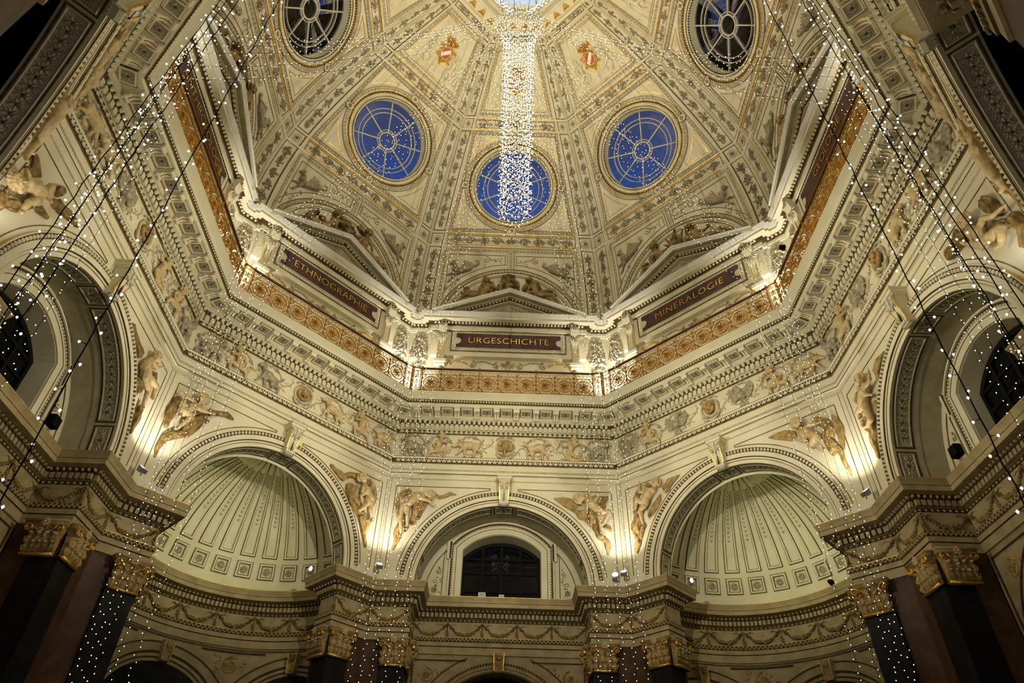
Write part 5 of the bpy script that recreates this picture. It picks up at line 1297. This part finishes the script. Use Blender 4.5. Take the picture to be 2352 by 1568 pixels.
mb = MB(); mb.add([(-2.1, 10.85, -1.6), (2.1, 10.85, -1.6), (2.1, 10.85, 6.5), (-2.1, 10.85, 6.5)], [(0, 1, 2, 3)], 'dkglass')
for x in (-1.2, -.4, .4, 1.2): mb.add([(x - .04, 10.80, -1.6), (x + .04, 10.80, -1.6), (x + .04, 10.80, 6.5), (x - .04, 10.80, 6.5)], [(0, 1, 2, 3)], 'dkwin')
LDOOR = mb.mesh('dark_archway')
def lower_niche():
    mb = MB(); r = NR + .025
    def nm(P):
        th = P[:, 0] / r; q = r - P[:, 2]; return np.stack([q * np.sin(th), NC + q * np.cos(th), P[:, 1]], 1)
    for uc in (0, -3.75, 3.75):
        zc = 4.3; R0 = 1.72
        a = arcpts(uc, zc, R0, 0, pi, 40)
        mb.add([(p[0], p[1], .03) for p in a] + [(p[0], 2.0, .03) for p in a], [(i, i + 1, 42 + i, 41 + i) for i in range(40)], 'black')
        for rr, w, h, m in ((R0 + .04, .08, .05, 'lower'), (R0 + .10, .02, .055, 'dark'), (R0 + .16, .08, .06, 'lower'), (R0 + .24, .06, .055, 'dark'), (R0 + .29, .05, .08, 'lower'), (R0 + .52, .03, .03, 'dark')):
            mb.ridge(dens(arcpts(uc, zc, rr, 0, pi, 40), .2), w, h, m)
        mb.box(uc - .13, uc + .13, 6.0, 6.6, 0, .22, 'tan', .1)
        for s in (-1, 1): mb.ridge([(uc + s * .12, 6.05), (uc + s * .14, 6.58)], .03, .25, 'tan2')
        mb.blob(uc, 6.45, .11, .11, .14, 'tan', base=.18)
    for uc in (-1.87, 1.87):
        mb.ridge(dens([(uc - .9, 6.62), (uc + .9, 6.62)], .2), .05, .035, 'dark')
        mb.scroll(uc, 6.25, .26, 1.5, R(90), 1, .05, .04, 'tan'); mb.rosette(uc, 6.25, .14, .05, 'tan')
        for j in range(20): mb.leaf(uc + rg.uniform(-.5, .5), 6.25 + rg.uniform(-.25, .28), .15, .06, rg.uniform(0, 6.3), .03, 'tan')
    mb.ridge(dens([(-5.3, 6.70), (5.3, 6.70)], .2), .03, .04, 'line')
    return mb.map(nm).mesh('niche_wall')
LN = lower_niche()
# half dome of the niche
SR, SZ = 3.35, 8.20
def sphmap(P):
    ph = P[:, 0] / SR; el = P[:, 1] / SR; q = SR - P[:, 2]
    return np.stack([q * np.cos(el) * np.sin(ph), NC + q * np.cos(el) * np.cos(ph), SZ + q * np.sin(el)], 1)
STEP = R(12.2) * SR
def E_(d): return R(d) * SR
def half_dome():
    mb = MB(True); n, m = 48, 22
    for j in range(m):
        for i in range(n):
            u0, u1 = (-pi / 2 + pi * i / n) * SR, (-pi / 2 + pi * (i + 1) / n) * SR; v0, v1 = (pi / 2 * j / m) * SR, (pi / 2 * (j + 1) / m) * SR
            mb.add([(u0, v0, 0), (u1, v0, 0), (u1, v1, 0), (u0, v1, 0)], [(0, 1, 2, 3)], 'plaster')
    mb.map(sphmap)
    k = MB()                                                   # wall ring between arch soffit and the wider half dome
    arch_sweep(k, [(2.60, 9.66, 'plaster'), (3.36, 9.67, 'plaster')], ZC - .1, 40, foot=8.2)
    return merge('half_dome', mb, k)
HD = half_dome()
def stripe():
    mb = MB(); e0, e1 = E_(20.4), E_(73)
    def wd(v): return STEP * .5 * 1.0
    q = [(-.235, e0), (.235, e0), (.235, e1), (-.235, e1)]
    for w, hh, m, ins in ((.022, .02, 'dark', 0), (.05, .05, 'plaster', .038), (.016, .03, 'line', .07)):
        a = [(-.235 + ins, e0 + ins), (.235 - ins, e0 + ins), (.235 - ins, e1), (-.235 + ins, e1)]
        mb.ridge(dens(a, .2, True), w, hh, m, closed=True, prof='flat')
    g = random.Random(4)
    for i in range(14):                                        # hanging husks and ribbons
        v = E_(37) + i * (E_(70) - E_(37)) / 14; s = .5 + .5 * i / 14
        mb.blob(0, v, .03 * s + .01, .05, .03, 'band', n=5)
        for d in (-1, 1): mb.leaf(0, v, .14 * s + .02, .05, R(90) + d * R(55), .02, 'band'); mb.leaf(0, v, .09 * s, .04, -R(90) + d * R(50), .02, 'grey')
    return mb
def coffer():
    mb = MB(); c = E_(13.3); r = .235
    for ins, w, hh, m in ((0, .03, .03, 'line'), (.03, .045, .06, 'plaster'), (.075, .018, .02, 'line')):
        mb.ridge([(-r + ins, c - r + ins), (r - ins, c - r + ins), (r - ins, c + r - ins), (-r + ins, c + r - ins)], w, hh, m, closed=True)
    mb.blob(0, c, .135, .135, .02, 'band', n=14); mb.rosette(0, c, .12, .04, 'grey', 9, base=.01)
    return mb
def shifted(fn, i):
    b = fn(); b.v = [(x * 1.0 + i * STEP, y, z) for x, y, z in b.v]; return b
STR = [shifted(stripe, i).map(sphmap).mesh('fluted_panel') for i in range(-7, 8)]
COF = [shifted(coffer, i).map(sphmap).mesh('niche_coffer') for i in range(-7, 8)]
mb = MB(True)
for i in range(-7, 8): mb.blob(i * STEP, E_(74.5), STEP * .55, .42, .34, 'plaster', n=10)
HOOD = mb.map(sphmap).mesh('shell_hood')
# ---- tympanum of the window recess
def win_outline(n=20, hw=1.27, sp=10.03, cr=10.60, z0=8.30):
    h = cr - sp; r = (hw * hw + h * h) / (2 * h); zc = cr - r; a = math.asin(hw / r)
    return [(hw, z0)] + [(r * sin(t), zc + r * cos(t)) for t in np.linspace(a, -a, n)] + [(-hw, z0)]
def tympanum():
    A = 10.35; mb = MB(); n = 90; O = win_outline()
    def hit(th):
        dx, dz = cos(th), sin(th); best = 9
        for p, q in zip(O[:-1], O[1:]):
            ex, ez = q[0] - p[0], q[1] - p[1]; det = dx * (-ez) + ex * dz
            if abs(det) < 1e-9: continue
            t = (p[0] * (-ez) + ex * (p[1] - ZC)) / det; u = (dx * (p[1] - ZC) - dz * p[0]) / det
            if t > 0 and -1e-6 <= u <= 1 + 1e-6: best = min(best, t)
        return best
    P = []
    for i in range(n + 1):
        th = pi * i / n; t = hit(th) if 0 < i < n else 1.27; P.append(((t * cos(th), A, ZC + t * sin(th)), (2.63 * cos(th), A, ZC + 2.63 * sin(th))))
    for a, b in zip(P[:-1], P[1:]): mb.add([a[0], a[1], b[1], b[0]], [(0, 1, 2, 3)], 'plaster')
    for s in (-1, 1): mb.add([(s * 1.27, A, 8.2), (s * 2.63, A, 8.2), (s * 2.63, A, ZC), (s * 1.27, A, ZC)], [(0, 1, 2, 3)], 'plaster')
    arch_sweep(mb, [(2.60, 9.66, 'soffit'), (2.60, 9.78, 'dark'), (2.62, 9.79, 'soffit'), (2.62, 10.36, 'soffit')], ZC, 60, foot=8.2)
    for p, q in zip(O[:-1], O[1:]): mb.add([(p[0], A, p[1]), (q[0], A, q[1]), (q[0], A + .62, q[1]), (p[0], A + .62, p[1])], [(0, 1, 2, 3)], 'plaster')
    b = MB()
    def outl(d, top): 
        hw, sp, cr = 1.27 + d, 10.03, 10.60 + d; h = cr - sp - .0
        return [(hw, 8.3)] + [(x, z) for x, z in win_outline(20, hw, sp + d * .35, cr)][1:-1] + [(-hw, 8.3)]
    b.ridge(outl(.16, 0), .30, .05, 'plaster'); b.ridge(outl(.20, 0), .018, .06, 'line'); b.ridge(outl(.34, 0), .10, .06, 'dark'); b.ridge(outl(.40, 0), .05, .10, 'plaster')
    for u, v, a in along(outl(.34, 0), .085): b.leaf(u - .03 * cos(a), v - .03 * sin(a), .075, .075, a + pi / 2, .03, 'plaster', base=.055); 
    for s in (-1, 1):
        b.box(*sorted((s * 1.62, s * 1.78)), 9.70, 10.30, 0, .10, 'plaster'); b.ridge([(s * 1.66, 9.74), (s * 1.66, 10.28)], .05, .115, 'dark')
        a = [(s * 2.42 * cos(t), ZC + 2.42 * sin(t)) for t in np.linspace(.06, .78, 12)]
        pts = [(s * 1.86, 8.50)] + a + [(s * 1.86, ZC + sqrt(2.42**2 - 1.86**2) - .08)]
        b.ridge(pts, .025, .02, 'line', closed=True)
        b.scroll(s * 2.02, 9.30, .10, 1.2, R(90), s, .03, .03, 'grey'); b.scroll(s * 2.10, 8.95, .11, 1.2, R(-90), -s, .03, .03, 'grey')
        b.rosette(s * 2.10, 8.70, .11, .05, 'grey')
        for j in range(12): b.leaf(s * (1.98 + .03 * sin(j)), 8.65 + .07 * j, .10, .04, rg.uniform(0, 6.3), .025, 'grey')
    b.map(wallmap(A)); return merge('tympanum', mb, b)
TYM = tympanum()
mb = MB(); mb.poly(win_outline(20, 1.27, 9.98, 10.5), 0, .02, 'dkglass'); WGL = mb.map(wallmap(10.93)).mesh('dark_pane')
def wbars():
    mb = MB()
    mb.ridge(win_outline(20, 1.24, 9.97, 10.5), .12, .07, 'dkwin')
    for x in (-.62, -.0, .62): mb.ridge([(x, 8.3), (x, 10.45)], .09, .06, 'dkwin')
    for z in (8.9, 9.5, 9.98): mb.ridge([(-1.25, z), (1.25, z)], .07, .05, 'dkwin')
    return mb.map(wallmap(10.92)).mesh('window_frame')
WBR = wbars()
n_tr = 9; n_w = 9
for k in range(8):
    if k == 4: continue
    bt = BRIEF[k]; main = k in MAIN
    em = EM if main else EN
    t = put('trim_%d' % n_tr, em[0], k=k, kind='structure', label='shadowed lower entablature with festoons, %s side' % bt, category='cornice'); n_tr += 1
    put('dentil_row', em[1], t, kind='stuff'); put('bead_row', em[2], t, kind='stuff')
    if k in (0, 1, 2, 6, 7): put_festoons(MP if main else NP_, t)
    w = put('wall_%s_lower' % SIDE[k], PM if main else PN, k=k, kind='structure', label='dim lower wall with red marble piers, %s side' % bt, category='wall')
    if main:
        put('arcade_wall', LM, w); put('dark_archway', LDOOR, w)
        r = put('wall_%s_recess' % SIDE[k], TYM, k=k, kind='structure', label='arched recess round the dark window, %s side' % bt, category='wall')
        v = put('window_%d' % n_w, WBR, k=k, kind='structure', label='dark segmental window in the arched recess, %s side' % bt, category='window'); n_w += 1
        put('pane', WGL, v)
    else:
        put('curved_wall', LN, w)
        if k in (3, 5): continue
        v = put('wall_%s_niche' % SIDE[k], HD, k=k, kind='structure', label='ribbed half-dome niche, %s side' % bt, category='niche')
        if k in (1, 7):
            for me in STR: put('fluted_panel', me, v)
            for me in COF: put('rosette_coffer', me, v)
            put('shell_hood', HOOD, v)
# backdrop behind everything: outer masonry, painted black for the dark beyond the open arches
mb = MB()
face_sweep(mb, [(14.6, -1.6), (14.6, 12.4), (9.3, 12.45)], 'black')
for k in range(8):
    if k == 4: continue
    o = put('wall_%s_backing' % SIDE[k], mb.mesh('backing') if k == 0 else BK, k=k, kind='structure', label='outer masonry painted black as darkness behind the %s side' % BRIEF[k], category='wall')
    BK = o.data
mb = MB(); mb.add([(-16, -16, -1.6), (16, -16, -1.6), (16, 16, -1.6), (-16, 16, -1.6)], [(0, 1, 2, 3)], 'red')
put('floor', mb, kind='structure', label='dark stone floor of the hall', category='floor')

# ---------------------------------------------------------------- pilasters
def capital_mesh():
    mb = MB(True); n = 9
    prof = [(.30, .10, 0), (.30, .11, .2), (.31, .14, .4), (.35, .20, .56), (.39, .25, .60)]      # half width, depth, height of the flaring bell
    for (w0, d0, z0), (w1, d1, z1) in zip(prof[:-1], prof[1:]):
        mb.add([(-w0, z0, 0), (-w0, z0, d0), (w0, z0, d0), (w0, z0, 0), (-w1, z1, 0), (-w1, z1, d1), (w1, z1, d1), (w1, z1, 0)], [(0, 1, 5, 4), (1, 2, 6, 5), (2, 3, 7, 6)], 'tan')
    mb.box(-.33, .33, -.025, .025, 0, .15, 'gold')
    for row, (z, n_, L) in enumerate(((.02, 5, .24), (.17, 4, .27))):
        for i in range(n_):
            x = (i - (n_ - 1) / 2) * (.64 / n_)
            for d in (-.45, -.2, 0, .2, .45): mb.leaf(x + d * .05, z, L * (1 - abs(d) * .4), .075, pi / 2 - d, .09, 'tan2' if abs(d) < .1 else 'tan', base=.10 + .03 * row)
            mb.blob(x, z + L - .01, .055, .04, .13, 'tan2', base=.11 + .03 * row, n=7)
    for s in (-1, 1):
        mb.scroll(s * .33, .52, .095, 1.5, R(200 if s > 0 else -20), -s, .035, .08, 'gold', base=.20)
        mb.ridge([(s * .05, .36), (s * .12, .47), (s * .24, .56)], .04, .22, 'tan2', prof='round', base=.02)
        mb.scroll(s * .07, .52, .055, 1.2, R(0), s, .025, .07, 'tan2', base=.18)
    mb.poly([(-.43, .60), (-.43, .70), (.43, .70), (.43, .60)], 0, .24, 'tan'); mb.box(-.45, .45, .67, .71, 0, .26, 'lower')
    mb.rosette(0, .64, .10, .08, 'tan2', base=.24)
    return mb.map(wallmap(0)).mesh('capital')
CAP = capital_mesh()
mb = MB(); mb.box(-.335, .335, -7.6, 0, -.6, .06, 'black'); mb.box(-.36, .36, -.04, .0, -.6, .09, 'black'); SHF = mb.map(wallmap(0)).mesh('shaft')
NB = {(0, -1): 'left of the URGESCHICHTE side window recess', (0, 1): 'right of the URGESCHICHTE side window recess', (7, 1): 'at the right end of the left shell niche', (7, -1): 'at the left end of the left shell niche',
      (1, -1): 'at the left end of the right shell niche', (1, 1): 'at the right end of the right shell niche', (6, 1): 'in shadow beside the ANTHROPOLOGIE side window', (2, -1): 'in shadow beside the GEOLOGIE side window'}
for (k, s), lab in NB.items():
    o = empty('pilaster', loc(k, s * 2.95, 9.17, 6.05), 0, label='black marble pilaster with gilded leaf capital ' + lab, category='pilaster', group='pilasters on the piers')
    o.rotation_euler = (0, 0, -k * pi / 4)
    put('shaft', SHF, o); put('capital', CAP, o)
    put('capital', CAP, o, at=(-s * .33, .38, 0), rot=(0, 0, s * -pi / 2))

# ---------------------------------------------------------------- floodlights, loudspeakers, small things
def lampmesh():
    mb = MB(True); n = 14
    for r0, y0, r1, y1, m in ((.06, .09, .085, 0, 'grip'), (.085, 0, .095, -.05, 'grip')):
        mb.add([(r0 * cos(2 * pi * i / n), y0, r0 * sin(2 * pi * i / n)) for i in range(n)] + [(r1 * cos(2 * pi * i / n), y1, r1 * sin(2 * pi * i / n)) for i in range(n)], [(i, (i + 1) % n, n + (i + 1) % n, n + i) for i in range(n)], m)
    mb.add([(.06 * cos(2 * pi * i / n), .09, .06 * sin(2 * pi * i / n)) for i in range(n)], [tuple(range(n))], 'grip')
    return mb.mesh('housing')
LH = lampmesh(); mb = MB(); mb.add([(.085 * cos(2 * pi * i / 14), -.035, .085 * sin(2 * pi * i / 14)) for i in range(14)], [tuple(range(14))], 'lamp'); LL = mb.mesh('lens')
mb = MB(); mb.box(-.09, .09, -.18, -.10, -.05, .05, 'grip'); mb.box(-.012, .012, -.12, .0, -.02, .02, 'grip'); LB = mb.map(wallmap(0)).mesh('bracket')
def flood(p, aim, lab, grp, sc=1.0):
    o = put('floodlight', LH, label=lab, category='lamp', group=grp); o.location = p; o.scale = (sc,) * 3
    o.rotation_euler = (aim - p).to_track_quat('-Y', 'Z').to_euler()
    put('lens', LL, o); put('bracket', LB, o)
rr = 1 / cos(pi / 8)
for c, lab in ((7.5, 'between the left niche and the middle window'), (0.5, 'between the middle window and the right niche'), (6.5, 'left of the left shell niche'), (1.5, 'right of the right shell niche')):
    p = loc(c, 0, 8.82 * rr, 8.78); flood(p, loc(c, 0, 7.2, 11.6), 'round floodlight on the pier cornice ' + lab, 'pier floodlights')
p = loc(0.5, -.28, 8.85 * rr, 8.74); flood(p, loc(0.5, 0, 6.2, 10.6), 'second glowing floodlight beside the pier right of the middle window', 'pier floodlights')
for k, s, lab in ((7, 1, 'small lit spotlight at the right edge of the left shell niche'), (7, -1, 'small lit spotlight at the left edge of the left shell niche'), (1, -1, 'small lit spotlight at the left edge of the right shell niche'), (1, 1, 'small lit spotlight at the right edge of the right shell niche')):
    flood(loc(k, s * 2.14, 10.0, 8.50), loc(k, 0, 9.4, 8.3), lab, 'niche spotlights', .7)
mb = MB(); mb.box(-.13, .13, -.13, .13, 0, .16, 'wire'); mb.blob(0, -.02, .09, .09, .02, 'dkwin', base=.16, n=12); SPK_ = mb.map(wallmap(0)).mesh('cabinet')
for k, t_, z_, lab in ((6, 0, 0, 'black square loudspeaker on the recess wall under the ANTHROPOLOGIE side'), (2, 0, 0, 'black square loudspeaker on the recess wall under the GEOLOGIE side')):
    o = put('loudspeaker', SPK_, k=k, label=lab, category='speaker'); o.location = loc(k, 2.03 if k == 6 else -2.03, 10.33, 8.95 if k == 6 else 8.95)
mb = MB(); mb.box(-.10, .10, 0, .14, 0, .03, 'white'); mb.box(-.085, .085, .015, .125, .03, .033, 'grip'); BX = mb.map(wallmap(0)).mesh('card')
for x, sc, lab in ((-.58, 1.1, 'larger grey card standing on the middle window sill'), (.02, .75, 'smaller grey card standing on the middle window sill')):
    o = put('card', BX, label=lab, category='sign'); o.location = (x, 9.98, 8.35); o.scale = (sc,) * 3
mb = MB(); mb.box(-.07, .07, 0, .10, 0, .16, 'wire', .2); mb.box(-.03, .03, -.05, 0, .02, .1, 'wire'); BS = mb.map(wallmap(0)).mesh('projector')
o = put('projector', BS, label='little black projector on the right niche ledge', category='lamp'); o.location = loc(1, .9, 12.7, 8.42); o.rotation_euler = (0, 0, -pi / 4)
o = put('railing_lamp', BS, label='black lamp clamped to the GEOLOGIE side railing', category='lamp'); o.location = loc(2, -2.1, 8.02, 15.9); o.rotation_euler = (0, 0, -pi / 2)

# ---------------------------------------------------------------- fairy lights
def light_string(pts, lab, grp, pitch=.14, br=.0092, wr=.003, bm='bulb', seed=0, name='light_string'):
    g = random.Random(seed); P = [Vector(p) for p in pts]; mb = MB(); vs = []; n = len(P)
    for i in range(n):
        d = (P[min(i + 1, n - 1)] - P[max(i - 1, 0)]).normalized(); x = d.orthogonal().normalized(); y = d.cross(x)
        for a in range(4): q = P[i] + (x * cos(a * pi / 2) + y * sin(a * pi / 2)) * wr; vs.append(tuple(q))
    mb.add(vs, [(4 * i + a, 4 * i + (a + 1) % 4, 4 * i + 4 + (a + 1) % 4, 4 * i + 4 + a) for i in range(n - 1) for a in range(4)], 'wire')
    bb = MB(); acc = g.uniform(0, pitch); j = 0
    for i in range(n - 1):
        L = (P[i + 1] - P[i]).length
        while acc < L:
            c = P[i].lerp(P[i + 1], acc / L); an = j * 2.4 + g.uniform(-.5, .5); r = .045
            d = (P[i + 1] - P[i]).normalized(); x = d.orthogonal().normalized(); y = d.cross(x)
            q = c + (x * cos(an) + y * sin(an)) * r
            # short black stalk and the bulb
            mb.add([tuple(c + d * .004), tuple(c - d * .004), tuple(q)], [(0, 1, 2)], 'wire')
            b = br * g.uniform(.85, 1.1)
            bb.add([(q.x + b, q.y, q.z), (q.x, q.y + b, q.z), (q.x - b, q.y, q.z), (q.x, q.y - b, q.z), (q.x, q.y, q.z + b), (q.x, q.y, q.z - b * 1.4)],
                   [(0, 1, 4), (1, 2, 4), (2, 3, 4), (3, 0, 4), (1, 0, 5), (2, 1, 5), (3, 2, 5), (0, 3, 5)], bm)
            acc += pitch * g.uniform(.85, 1.15); j += 1
        acc -= L
    o = put(name, mb, label=lab, category='light string', group=grp)
    put('bulbs', bb, o, kind='stuff')
    return o
HUB = 25.2
ORD4 = ['separate innermost', 'second', 'third', 'outermost']
ORD5 = ['leftmost', 'second from left', 'middle', 'second from right', 'rightmost']
CN = {7: 'of ETHNOGRAPHIE and URGESCHICHTE', 0: ('of URGESCHICHTE and MINERALOGIE'), 6: 'of ANTHROPOLOGIE and ETHNOGRAPHIE', 1: 'of MINERALOGIE and GEOLOGIE',
      5: 'beyond ANTHROPOLOGIE, top left', 2: 'beyond GEOLOGIE, top right'}
def swag(h, e, sag, n=26):
    return [tuple(h.lerp(e, t) - Vector((0, 0, sag * 4 * t * (1 - t)))) for t in [i / n for i in range(n + 1)]]
sd = 100
for k, cn in CN.items():
    for i in range(-2, 3):
        A = 7.86; t0 = A * T
        e_ = loc(k, t0 + i * .34, A, 15.86) if i <= 0 else loc(k + 1, -t0 + i * .34, A, 15.86)
        a = k * pi / 4 + pi / 8; h = Vector((.45 * sin(a) + .12 * i * cos(a), .45 * cos(a) - .12 * i * sin(a), HUB))
        pts = swag(h, e_, .85 + .10 * abs(i))
        g = random.Random(sd); dz = 15.86; x = e_.copy()
        while dz > -1.3:
            dz -= .7; pts.append((x.x + g.uniform(-.012, .012), x.y + g.uniform(-.012, .012), dz))
        light_string(pts, ORD5[i + 2] + ' of five fairy light strings at the balcony corner ' + cn, 'light strings at the balcony corner ' + cn, pitch=.13, seed=sd); sd += 1
for sgn, nm in ((-1, 'left'), (1, 'right')):
    for i, (tx, ty, bx, by) in enumerate(((2.78, -7.92, 2.80, -7.92), (3.14, -7.92, 3.34, -7.94), (3.32, -7.84, 3.70, -7.88), (3.26, -7.90, 3.58, -7.84))):
        ox = -.12 if sgn < 0 else .10
        e_ = Vector((sgn * tx, ty, 15.86)); h = Vector((sgn * .25, -.4, HUB)); pts = swag(h, e_, .9)
        g = random.Random(sd); dz = 15.86
        while dz > -1.0:
            dz -= .17; f = (15.86 - dz) / 16.9
            pts.append((sgn * (tx + (bx - tx) * f) + g.uniform(-.007, .007), ty + (by - ty) * f + g.uniform(-.007, .007), dz))
        light_string(pts, ORD4[i] + ' near black-cabled fairy light string at the %s edge of view' % nm, 'near light strings at the %s edge' % nm, pitch=.12, br=.0095, wr=.0042, bm='bulbw', seed=sd); sd += 1
for i in range(46):
    a = 2 * pi * i / 46 * 1.0; q = (1.0, .93, .80)[i % 3]
    g = random.Random(500 + i); pts = []; zt, zb = HUB + g.uniform(-.2, .2), 14.0 + g.uniform(-.15, .4); z = zt
    while z > zb:
        f = (zt - z) / (zt - zb); r = (.52 + .35 * max(0, 1 - (zt - z) / 1.2)) * (1 - f) * q + .40 * f * q
        pts.append((r * sin(a) + g.uniform(-.02, .02), r * cos(a) + g.uniform(-.02, .02), z)); z -= .45
    light_string(pts, 'fairy light string in the dense column hanging under the dome', 'hanging light column', pitch=.135, br=.0115, wr=.003, seed=500 + i)
for i in range(4):                                           # carrying cables from the lantern to the hub
    a = i * pi / 2 + .4; mb = MB(); p, q = Vector((1.2 * sin(a), 1.2 * cos(a), 31.0)), Vector((.5 * sin(a), .5 * cos(a), HUB))
    vs = [tuple(c + Vector((.008 * cos(t * pi / 2), .008 * sin(t * pi / 2), 0))) for c in (p, q) for t in range(4)]
    mb.add(vs, [(t, (t + 1) % 4, 4 + (t + 1) % 4, 4 + t) for t in range(4)], 'wire')
    put('cable', mb, label='thin cable carrying the light column from the lantern', category='cable', group='carrying cables')
mb = MB(True); n = 40
mb.add([((.50 + .008 * cos(b)) * cos(2 * pi * i / n), (.50 + .008 * cos(b)) * sin(2 * pi * i / n), HUB + .008 * sin(b)) for i in range(n) for b in (0, pi / 2, pi, 3 * pi / 2)],
       [(4 * i + a, 4 * i + (a + 1) % 4, 4 * ((i + 1) % n) + (a + 1) % 4, 4 * ((i + 1) % n) + a) for i in range(n) for a in range(4)], 'wire')
put('hoop', mb, label='thin metal hoop at the top of the light column', category='hoop')
